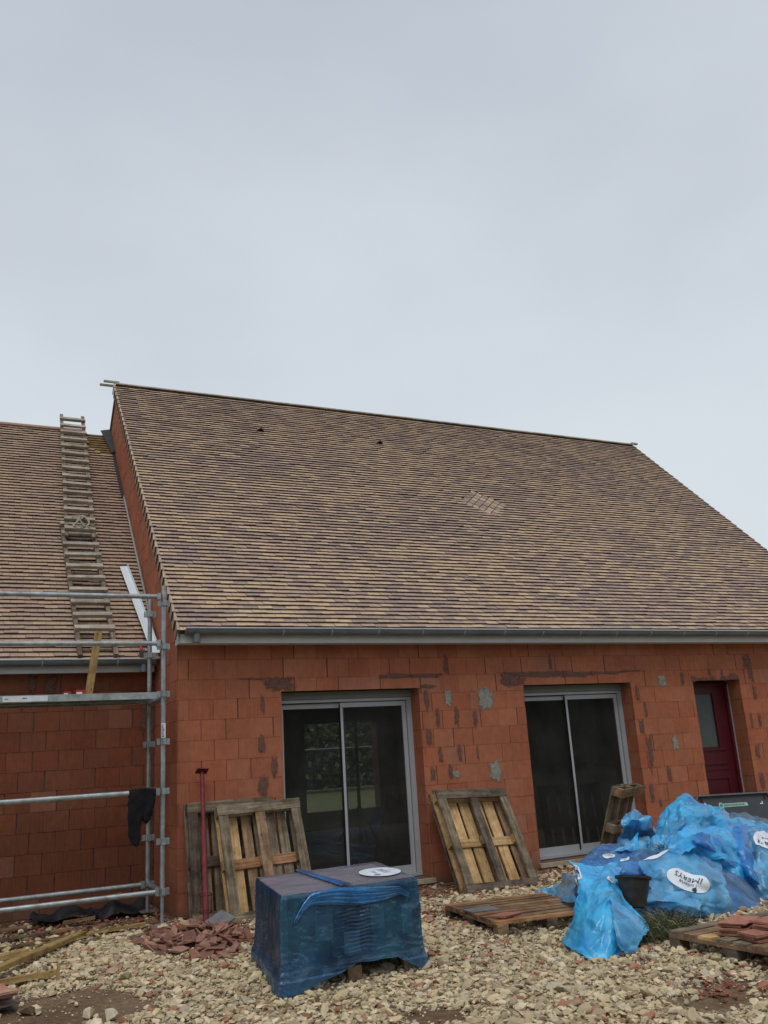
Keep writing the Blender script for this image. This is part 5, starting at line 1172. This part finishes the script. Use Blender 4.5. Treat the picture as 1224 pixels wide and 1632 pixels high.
# black plant pot lying in the film
t = thing('black_pot', at(1012, 1447, -3.62), 'black plastic plant pot tipped into the blue film heap', 'pot')
pc = at(1012, 1446, -3.58); pt = at(1009, 1397, -3.55); ax = (pt-pc).normalized(); ln = (pt-pc).length; ex = V((1, 0, 0)); ex = (ex-ax*ex.dot(ax)).normalized(); ey = ax.cross(ex)
mb = MB(); K = 28; prof = [(.0, .0), (.085, .0), (.10, .06), (.118, .16), (.13, ln-.02), (.146, ln-.02), (.148, ln), (.132, ln), (.116, .14), (.09, .02), (0, .02)]
mb.grid([[tuple(pc+ax*h+ex*(r*math.cos(a))+ey*(r*math.sin(a))) for a in np.linspace(0, 2*math.pi, K+1)[:-1]] for r, h in prof], close=True)
mb.build('pot_body', MT['blackplastic'], t, smooth=False)
# dry grass spilling from the heap
mb = MB()
def blades(mb, n, cx, cy, rad, hmin, hmax, zb):
    for _ in range(n):
        x, y = cx+random.gauss(0, rad), cy+random.gauss(0, rad*.6); a = random.uniform(0, 6.28); l = random.uniform(hmin, hmax); b = V((x, y, zb+random.uniform(0, .05)))
        dr_ = V((math.cos(a)*.7, math.sin(a)*.7, random.uniform(.1, 1.1))).normalized(); w = dr_.cross(V((.3, -1, .2))).normalized()*.0028; c = jc(random.choice([(.07, .085, .03), (.05, .07, .028), (.26, .25, .13), (.15, .14, .07), (.035, .045, .022)]), .25)
        m_ = b+dr_*l*.55; e = b+dr_*l*.95-V((0, 0, l*.22)); mb.face([b-w, b+w, m_+w, m_-w], c); mb.face([m_-w, m_+w, e], c)
pg = atz(1055, 1500, -.11); blades(mb, 900, pg.x+.05, pg.y+.12, .16, .12, .34, -.11)
pg = at(1060, 1465, -3.7); blades(mb, 250, pg.x, pg.y+.06, .12, .1, .3, pg.z-.1)
tag(mb.build('dry_grass', MT['straw']), 'tangle of dry and green grass spilling from under the blue film', 'grass', kind='stuff')
mb = MB(); pg = at(1057, 1354, -2.8)
for _ in range(90):
    b = pg+V((random.gauss(0, .05), random.gauss(0, .05), random.uniform(-.01, .03))); d_ = V((random.uniform(-1, .1), random.uniform(-.3, .3), random.uniform(.05, .35))).normalized(); w = V((0, .1, 1)).cross(d_).normalized()*.003; l = random.uniform(.08, .2)
    mb.face([b-w, b+w, b+d_*l], jc((.25, .23, .12), .35))
tag(mb.build('dry_grass', MT['straw']), 'small wisp of dry grass caught in the upper blue film', 'grass', kind='stuff')

# dark grey plastic panel before the red door
T = thing('plastic_board', (7.65, -.25, -.1), 'dark grey plastic panel with cut corners leaning before the red door', 'panel')
pw0, pw1 = 6.93, 8.40; ztp = .60; lv = V((0, .27, .70)).normalized(); pb = V((pw0, -.33, -.1)); hgt = .73; nv = V((0, -lv.z, lv.y))
def pp(x, h, o=0): return V((x, pb.y, pb.z))+lv*h+nv*o+V((0, 0, -(x-pw0)*.03*(h/hgt)))
ch = .10; outl = [(pw0, 0), (pw1, 0), (pw1, hgt-ch), (pw1-ch, hgt), (pw0+ch, hgt), (pw0, hgt-ch)]
hol = [(7.075, hgt-.05), (8.245, hgt-.06)]; hr = .034
bm = bmesh.new(); ov = [bm.verts.new(pp(*p)) for p in outl]; eds = [bm.edges.new((ov[i], ov[(i+1) % 6])) for i in range(6)]
for hx, hh in hol:
    hv = [bm.verts.new(pp(hx+hr*math.cos(a), hh+hr*math.sin(a))) for a in np.linspace(0, 2*math.pi, 17)[:-1]]; eds += [bm.edges.new((hv[i], hv[(i+1) % 16])) for i in range(16)]
bmesh.ops.triangle_fill(bm, edges=eds, use_beauty=True)
mb = MB()
for f in bm.faces:
    pts = [v.co.copy() for v in f.verts]
    if f.normal.dot(nv) < 0: pts = pts[::-1]
    mb.face(pts); mb.face([p-nv*.02 for p in pts[::-1]])
bm.free(); mb.build('panel_sheet', MT['greyplastic'], T)
mb = MB()
for i in range(2, 5):
    a_, b_ = outl[i], outl[(i+1) % 6]; A_, B_ = pp(*a_), pp(*b_); d_ = (B_-A_); inw = nv.cross(d_).normalized()*.02
    mb.obox(A_-nv*.021, d_, nv*.065, -inw if False else inw*(-1 if (pp((pw0+pw1)/2, .3)-A_).dot(inw) > 0 else 1))
mb.build('rim', MT['greyrim'], T)
mb = MB(); mb.face([pp(7.40, hgt-.155, .003), pp(7.90, hgt-.155, .003), pp(7.90, hgt-.105, .003), pp(7.40, hgt-.105, .003)]); 
mb.face([pp(7.41+.045*math.cos(a), hgt-.13+.042*math.sin(a), .004) for a in np.linspace(0, 2*math.pi, 21)[:-1]]); mb.build('label', MT['greenlabel'], T)
mb = MB(); mb.face([pp(7.41+.028*math.cos(a), hgt-.13+.026*math.sin(a), .006) for a in np.linspace(0, 2*math.pi, 17)[:-1]])
xq = 7.46
for wd in (.02, .03, .015, .025, .03, .02, .035, .02, .03, .02, .03):
    mb.face([pp(xq, hgt-.142, .006), pp(xq+wd, hgt-.142, .006), pp(xq+wd, hgt-.118, .006), pp(xq, hgt-.118, .006)]); xq += wd+.01
mb.build('label_print', MT['greeninside'], T)
mb = MB(); q = lambda x, h: pp(x, h, .004)
mb.face([q(7.10, hgt-.16), q(7.125, hgt-.16), q(7.15, hgt-.09), q(7.13, hgt-.07)]); mb.face([q(7.13, hgt-.07), q(7.15, hgt-.09), q(7.19, hgt-.14), q(7.165, hgt-.14)])
mb.face([q(8.13, hgt-.145), q(8.19, hgt-.145), q(8.19, hgt-.132), q(8.13, hgt-.132)]); mb.face([q(8.175, hgt-.131), q(8.19, hgt-.131), q(8.19, hgt-.105), q(8.175, hgt-.105)])
mb.build('white_mark', MT['white'], T)

# ------------------------------------------------------------------ timber offcuts, membrane, corner tiles
def stick(name, p, q, w, h, mat, label, cat='plank', group=None):
    p, q = V(p), V(q); d = q-p; xv = V((d.y, -d.x, 0)).normalized()*w
    mb = MB(); mb.obox(p-xv*.5, xv, d, xv.cross(d).normalized()*h, jit=.003); return tag(mb.build(name, MT[mat]), label, cat, group)
def gp(x, y, dz=0.0):
    p = atz(x, y, -.10)
    for _ in range(4): p = atz(x, y, gz(p.x, p.y)+.03+dz)
    return p
GP = 'timber offcuts on the ground at the left'
stick('plank', gp(-30, 1560, .05), gp(132, 1491, .0), .085, .04, 'w_yellow', 'long brownish yellow beam lying aslant across the other boards at the lower left', group=GP)
stick('plank', gp(-40, 1541, .0), gp(42, 1519, .02), .09, .035, 'w_yellow', 'short bright yellow board end beside the long aslant beam', group=GP)
stick('plank', gp(-40, 1577, .0), gp(92, 1553, .01), .05, .035, 'w_yellow', 'yellow lath lying nearest the bottom left, with an upright sliver at its end', group=GP)
mb = MB(); p = gp(89, 1562); mb.obox(p, (.025, .004, 0), (0, .015, 0), (.004, 0, .115), jit=.002); tag(mb.build('wood_sliver', MT['w_fresh']), 'small pale sliver of wood standing upright at the end of a yellow lath', 'wood piece', GP)
stick('plank', gp(-30, 1520, .0), gp(130, 1490, .0), .06, .02, 'w_mid', 'thin brown board behind the long aslant beam', group=GP)
stick('plank', gp(128, 1492, .0), gp(232, 1474, .02), .045, .022, 'w_yellow', 'thin yellow lath pointing to the front scaffold post', group=GP)
stick('plank', gp(-20, 1504, .0), gp(92, 1485, .0), .05, .02, 'w_grey', 'narrow grey lath near the wing wall', group=GP)
stick('plank', gp(100, 1473, .0), gp(152, 1464, .03), .06, .025, 'w_mid', 'short brown batten between the two black membranes', group=GP)
stick('plank', gp(-20, 1488, .0), gp(40, 1480, .0), .07, .03, 'w_mid', 'short brown board left of the black membrane at the wing wall', group=GP)
for i in range(11):
    px, py = random.uniform(8, 235), 0; py = lerp(1500, 1470, px/235)+random.uniform(-8, 22); q0 = gp(px, py, .0); an = random.uniform(-.5, .9); ln_ = random.uniform(.08, .24)
    stick('wood_scrap', q0, q0+V((math.cos(an)*ln_, math.sin(an)*ln_, random.uniform(-.01, .03))), random.uniform(.025, .06), random.uniform(.008, .02), random.choice(['w_mid', 'w_grey', 'w_fresh', 'w_yellow']), 'small wood scrap strewn on the rubble below the wing wall', 'wood piece', 'wood scraps below the wing wall')
def rag(p, sx, sy, h, rot, seed, label):
    mb = MB(); n = 22; P = []
    for i in range(n):
        row = []
        for j in range(n):
            u, w = i/(n-1)-.5, j/(n-1)-.5; x, y = u*sx*(1+.3*noise.noise((w*4, seed, 0))), w*sy*(1+.3*noise.noise((u*4, seed, 5))); z = h*(.5+noise.noise((u*2.6, w*2.6, seed)))*(1-(2*abs(w))**3*.6)
            row.append((p.x+x*math.cos(rot)-y*math.sin(rot), p.y+x*math.sin(rot)+y*math.cos(rot), p.z-.01+max(0, z)))
        P.append(row)
    mb.grid(P); o = mb.build('membrane_scrap', MT['membrane'], smooth=True); return tag(o, label, 'membrane', 'scraps of black membrane along the wing wall')
rag(V((-1.02, .72, gz(-1, .7)+.02)), .62, .42, .16, R(-4), 3, 'crumpled black membrane at the foot of the wing wall, left of the scaffold end')
rag(V((-.46, .66, gz(-.5, .6)+.02)), .52, .38, .19, R(14), 8, 'crumpled black membrane between the two scaffold posts at the wing wall')
plate('wood_piece', V((-.52, .80, .10)), .24, .06, .012, R(12), 'w_yellow', 'pale yellow wood scrap lying on the black membrane between the scaffold posts', 'wood piece', (R(18), R(-6)))
# stack of tiles in the lower left corner
cp = gp(-10, 1600); CS = 'one of the flat red clay tiles piled in the lower left corner'
base = V((-1.80, -2.72, gz(-1.8, -2.7)+.01))
for i, (dx, dy, rz, c) in enumerate(((-.02, .10, .2, (.16, .14, .14)), (.0, .22, .1, (.16, .14, .14)), (.02, .0, .3, (.22, .17, .16)), (-.01, .14, .15, (.36, .15, .11)), (-.03, .30, .05, (.36, .15, .11)), (-.03, .26, .2, (.38, .17, .12)), (.0, -.04, .35, (.36, .2, .15)), (.01, -.06, .3, (.42, .24, .17)))):
    plate('roof_tile', base+V((dx-.04, dy, .0165*i)), .27, .17, .014, rz, 'redtile', CS, 'roof tile', (random.uniform(-.03, .03), random.uniform(-.03, .03)), 'red tiles in the lower left corner', jc(c, .1))

# heap of broken red tiles by the prop: every shard a piece of its own
frag = []
for k in range(8):
    bm = bmesh.new(); nn = random.choice([4, 5, 5, 6]); ang = sorted(random.uniform(0, 6.28) for _ in range(nn)); 
    ang = [2*math.pi*i/nn+random.uniform(-.35, .35) for i in range(nn)]; sx, sy = random.uniform(.075, .135), random.uniform(.035, .062)
    pts = [(sx*math.cos(a), sy*math.sin(a)) for a in ang]; th = .013; mb = MB(); c = (.34, .145, .105)
    mb.face([(x, y, th) for x, y in pts], c); mb.face([(x, y, 0) for x, y in pts[::-1]], c)
    for i in range(nn): (x0, y0), (x1, y1) = pts[i], pts[(i+1) % nn]; mb.face([(x0, y0, 0), (x1, y1, 0), (x1, y1, th), (x0, y0, th)], tuple(x*.8 for x in c))
    cols = [jc(random.choice([(.27, .125, .085), (.22, .105, .072), (.33, .18, .125), (.17, .085, .062), (.30, .16, .12)]), .1)]
    mb.c = [tuple(a*b/c_ for a, b, c_ in zip(cc, cols[0], c)) for cc in mb.c]
    o = mb.build('tile_fragment', MT['redtile'], local=True); frag.append(o); bm.free()
used = set()
hp0, hp1 = V((-.10, -1.05, 0)), V((.02, -1.75, 0))
FR = 'broken red clay tile piece in the heap at the foot of the red prop'
for k in range(150):
    src = frag[k % 8]; o = src if k < 8 else src.copy()
    if k >= 8: COL.objects.link(o)
    t_ = random.random(); x = -.12+random.gauss(0, .24)+.0*t_; y = -1.42+random.gauss(0, .42); r_ = math.hypot((x+.12)/.34, (y+1.42)/.65)
    if r_ > 1.5: x, y = -.12+(x+.12)*.5, -1.42+(y+1.42)*.5; r_ = math.hypot((x+.12)/.34, (y+1.42)/.65)
    x += .12*(y+1.42)*-.5
    h = .095*max(0, 1-r_*.8)*random.uniform(.5, 1.0)
    o.location = (x, y, gz(x, y)+.02+h); o.rotation_euler = (random.gauss(0, .38), random.gauss(0, .38), random.uniform(0, 6.28)); s_ = random.uniform(.75, 1.25); o.scale = (s_, s_, 1)
    tag(o, FR, 'tile fragment', 'broken tile fragments heaped by the red prop')
for i, (px, py, r0) in enumerate(((283, 1497, .3), (284, 1490, .32), (285, 1483, .28))):
    p = gp(px+4, 1503); plate('roof_tile', V((p.x, p.y, p.z-.02+i*.02)), .26, .2, .016, r0, 'redtile', 'whole pinkish clay tile stacked at the left end of the broken tile heap', 'roof tile', group='whole tiles beside the broken heap', col=jc((.38, .2, .14), .08))
plate('slate', V((.22, -.82, gz(.2, -.8)+.06)), .26, .17, .012, R(35), 'slate', 'dark grey slate leaning at the foot of the red prop', 'slate', (R(24), R(-14)))

# ------------------------------------------------------------------ stones
def hull(npts, flat):
    bm = bmesh.new()
    for _ in range(npts):
        v = V((random.gauss(0, 1), random.gauss(0, 1), random.gauss(0, 1))).normalized(); bm.verts.new((v.x, v.y*random.uniform(.7, 1), v.z*flat))
    bmesh.ops.convex_hull(bm, input=bm.verts); bmesh.ops.delete(bm, geom=[v for v in bm.verts if not v.link_faces], context='VERTS')
    bm.verts.index_update(); vs = np.array([v.co[:] for v in bm.verts]); fs = np.array([[v.index for v in f.verts] for f in bm.faces]); bm.free(); return vs, fs
protos = [hull(random.randint(11, 18), random.uniform(.35, .65)) for _ in range(26)]
shards = [hull(random.randint(7, 10), random.uniform(.2, .45)) for _ in range(14)]
def scatter(name, mat, pts, sizes, cols, pr, label, cat, zoff=0.0):
    VV, FF, CC = [], [], []; base_ = 0
    for (x, y, z), s_, c in zip(pts, sizes, cols):
        vs, fs = pr[rng.integers(len(pr))]; q = rng.normal(0, 1, 3); an = rng.uniform(0, 6.28); tx, ty = rng.normal(0, .28, 2)
        Rz = np.array([[math.cos(an), -math.sin(an), 0], [math.sin(an), math.cos(an), 0], [0, 0, 1]]); Rx = np.array([[1, 0, 0], [0, math.cos(tx), -math.sin(tx)], [0, math.sin(tx), math.cos(tx)]]); Ry = np.array([[math.cos(ty), 0, math.sin(ty)], [0, 1, 0], [-math.sin(ty), 0, math.cos(ty)]])
        w = (vs*np.array([1, rng.uniform(.65, 1), rng.uniform(.7, 1.1)])*s_)@(Rx@Ry@Rz).T
        VV.append(w+np.array([x, y, z-w[:, 2].min()*.45])); FF.append(fs+base_); CC.append(np.repeat(np.array([[*c, 1.0]]), len(fs)*3, axis=0)); base_ += len(vs)
    VV, FF, CC = np.concatenate(VV), np.concatenate(FF), np.concatenate(CC).astype(np.float32)
    me = bpy.data.meshes.new(name); me.vertices.add(len(VV)); me.vertices.foreach_set('co', VV.astype(np.float32).ravel()); me.loops.add(FF.size); me.loops.foreach_set('vertex_index', FF.ravel().astype(np.int32))
    me.polygons.add(len(FF)); me.polygons.foreach_set('loop_start', np.arange(0, FF.size, 3, dtype=np.int32)); me.polygons.foreach_set('use_smooth', [False]*len(FF)); me.update(calc_edges=True)
    ca = me.color_attributes.new('Col', 'FLOAT_COLOR', 'CORNER'); ca.data.foreach_set('color', CC.ravel()); me.materials.append(MT[mat])
    o = bpy.data.objects.new(name, me); COL.objects.link(o); return tag(o, label, cat, kind='stuff')
CREAM = [(.57, .47, .30), (.53, .43, .26), (.46, .375, .235), (.60, .51, .355), (.40, .325, .21), (.44, .385, .28), (.55, .445, .27), (.35, .26, .17)]
pts, szs, cls = [], [], []; rp, rs, rc = [], [], []
def ok(x, y): return not (y > -.03 and x > -.03) and not (y > D-.03)
for _ in range(80000):
    x, y = rng.uniform(-2.6, 6.2), rng.uniform(-6.6, 1.1)
    # keep to what the site view takes in, plus a margin
    if y < -4.2-(x*.5)-1.3 or not ok(x, y): continue
    d = dirt_amt(x, y); r = red_amt(x, y)
    if d > .15 and rng.random() < min(.97, .6+d): continue
    if r > .2 and rng.random() < min(.96, r*1.3): continue
    s_ = float(np.clip(rng.lognormal(-3.88, .45), .009, .058)); z = gz(x, y)+rng.uniform(-.008, .016)
    pts.append((x, y, z)); szs.append(s_); k = rng.uniform(.8, 1.12); c = CREAM[rng.integers(len(CREAM))]; 
    if rng.random() < .07: c = (.33, .155, .10)
    cls.append(tuple(v_*k for v_ in c))
for _ in range(60000):                    # fines between the stones
    x, y = rng.uniform(-2.4, 4.6), rng.uniform(-6.4, 1.1)
    if y < -5.5-(x*.5) or not ok(x, y): continue
    if dirt_amt(x, y) > .3 and rng.random() < .8: continue
    if rng.random() < .35+.5*min(1, max(0, red_amt(x, y))): continue
    pts.append((x, y, gz(x, y)+rng.uniform(-.003, .02))); szs.append(float(rng.uniform(.004, .011))); k = rng.uniform(.75, 1.1); cls.append(tuple(v_*k for v_ in CREAM[rng.integers(len(CREAM))]))
scatter('gravel', 'stone', pts, szs, cls, protos, 'cream crushed limestone gravel covering the ground before the house', 'gravel')
for _ in range(26000):
    x, y = rng.uniform(-2.6, 6.2), rng.uniform(-6.2, 1.12)
    if not ok(x, y): continue
    r = red_amt(x, y)
    if r < .15 or rng.random() > min(1, r*1.2+.1): continue
    rp.append((x, y, gz(x, y)+rng.uniform(-.002, .012))); rs.append(float(np.clip(rng.lognormal(-4.0, .5), .007, .055))); c = [(.25, .075, .045), (.31, .10, .06), (.2, .075, .05), (.36, .17, .11), (.15, .07, .05)][rng.integers(5)]; k = rng.uniform(.7, 1.15); rc.append(tuple(v_*k for v_ in c))
scatter('brick_rubble', 'rubble', rp, rs, rc, shards, 'crushed red brick and tile chips strewn along the walls', 'rubble')
def rock(p, s_, seed, label, c=(.58, .5, .34)):
    random.seed(seed); vs, fs = hull(16, .7); mb = MB()
    for f in fs: mb.face([tuple(vs[i]*s_+np.array([p.x, p.y, p.z])) for i in f], c)
    return tag(mb.build('limestone_rock', MT['stone']), label, 'rock', 'single rocks on the bare earth')
rock(gp(143, 1615), .052, 21, 'pale limestone rock lying alone on the bare earth, left of a flatter one'); rock(gp(174, 1618), .058, 22, 'flat pale limestone rock at the edge between bare earth and gravel', (.5, .43, .32)); rock(gp(56, 1608), .042, 23, 'pale rock against the brown lump beside the corner tiles'); rock(gp(44, 1610), .06, 24, 'brown earthy lump beside the tiles in the lower left corner', (.16, .11, .07))
random.seed(99)

# ------------------------------------------------------------------ far trees (seen mirrored in and through the glass)
def treeline(x0, x1, yy, hmin, hmax, label, n=9000, sz=.55):
    mb = MB()
    for _ in range(n):
        x = random.uniform(x0, x1); h = lerp(hmin, hmax, .5+.5*noise.noise((x*.09, yy, 0)))*(.85+.3*noise.noise((x*.5, yy, 2))); z = h*(1-random.random()**1.6*.98); y = yy+random.gauss(0, 1.3)
        a = V((random.gauss(0, 1), random.gauss(0, 1), random.gauss(0, 1))).normalized()*sz*random.uniform(.5, 1.2); b = a.cross(V((random.gauss(0, 1), random.gauss(0, 1), random.gauss(0, 1)))).normalized()*sz*.7
        p = V((x, y, z)); mb.face([p-a, p+b, p+a, p-b], jc(random.choice([(.06, .085, .03), (.08, .105, .04), (.04, .06, .025), (.11, .125, .055)]), .25))
    nx_ = 160
    mb.grid([[(lerp(x0, x1, i/nx_), yy+.8+.5*noise.noise((i*.7, k*.9, 1)), k/8*.9*lerp(hmin, hmax, .5+.5*noise.noise((lerp(x0, x1, i/nx_)*.09, yy, 0)))) for k in range(9)] for i in range(nx_+1)], (.045, .06, .025))
    return tag(mb.build('treeline', MT['leaf'], origin=False), label, 'trees', kind='stuff')
treeline(0, 40, 34, 3.6, 5.2, 'green hedge and trees beyond the meadow, seen through the house', 20000, .17)
treeline(-30, 70, -42, 5.5, 10, 'dark belt of trees across the field, mirrored in the glass doors', 11000, .8)

# ------------------------------------------------------------------ light
w = bpy.data.worlds.new('World'); scene.world = w; w.use_nodes = True; nt = w.node_tree; nt.nodes.clear()
out = N(nt, 'ShaderNodeOutputWorld'); bg = N(nt, 'ShaderNodeBackground'); bg.inputs['Strength'].default_value = .1
SUN_EL, SUN_AZ = R(62), R(205)
sky = N(nt, 'ShaderNodeTexSky', sky_type='NISHITA'); sky.sun_disc = False; sky.sun_elevation = SUN_EL; sky.sun_rotation = SUN_AZ; sky.dust_density = 5
tc = N(nt, 'ShaderNodeTexCoord'); sp = N(nt, 'ShaderNodeSeparateXYZ'); L(nt, tc.outputs['Generated'], sp.inputs[0])
cn = N(nt, 'ShaderNodeTexNoise'); cn.inputs['Scale'].default_value = 2.1; cn.inputs['Detail'].default_value = 5; cn.inputs['Roughness'].default_value = .5
mp = N(nt, 'ShaderNodeMapping'); mp.inputs['Scale'].default_value = (1, 1, 1.8); mp.inputs['Location'].default_value = (3.1, .4, 0); L(nt, tc.outputs['Generated'], mp.inputs['Vector']); L(nt, mp.outputs['Vector'], cn.inputs['Vector'])
ma = N(nt, 'ShaderNodeMath', operation='MULTIPLY_ADD'); ma.inputs[1].default_value = .62; L(nt, cn.outputs['Fac'], ma.inputs[0]); 
mb_ = N(nt, 'ShaderNodeMath', operation='SUBTRACT'); mb_.inputs[1].default_value = .31; L(nt, sp.outputs['Z'], mb_.inputs[0]); L(nt, mb_.outputs[0], ma.inputs[2])
rp_ = ramp(nt, ma.outputs[0], [(0.0, (.69, .75, .80)), (.2, (.705, .77, .82)), (.38, (.65, .71, .77)), (.52, (.595, .645, .715)), (.66, (.545, .595, .67)), (.8, (.50, .545, .615)), (1.0, (.63, .655, .70))])
cm = N(nt, 'ShaderNodeVectorMath', operation='SCALE'); cm.inputs['Scale'].default_value = 10.0; L(nt, rp_.outputs['Color'], cm.inputs[0])
mx = N(nt, 'ShaderNodeMix', data_type='RGBA'); mx.inputs[0].default_value = .04; L(nt, cm.outputs[0], mx.inputs[6]); L(nt, sky.outputs[0], mx.inputs[7])
L(nt, mx.outputs[2], bg.inputs['Color']); L(nt, bg.outputs[0], out.inputs['Surface'])
sd_ = bpy.data.lights.new('sun', 'SUN'); sd_.energy = 1.5; sd_.angle = R(35); sd_.color = (1, .97, .93)
so = bpy.data.objects.new('sun', sd_); COL.objects.link(so)
dirv = V((math.sin(SUN_AZ)*math.cos(SUN_EL), math.cos(SUN_AZ)*math.cos(SUN_EL), math.sin(SUN_EL)))   # towards the sun
so.rotation_euler = dirv.to_track_quat('Z', 'Y').to_euler(); so.location = (0, -6, 14)

scene.view_settings.view_transform = 'Standard'; scene.view_settings.look = 'None'; scene.view_settings.exposure = 0
scene.render.engine = 'CYCLES'; scene.cycles.use_denoising = True
scene.cycles.max_bounces = 8; scene.cycles.transparent_max_bounces = 24
scene.cycles.sample_clamp_indirect = 4
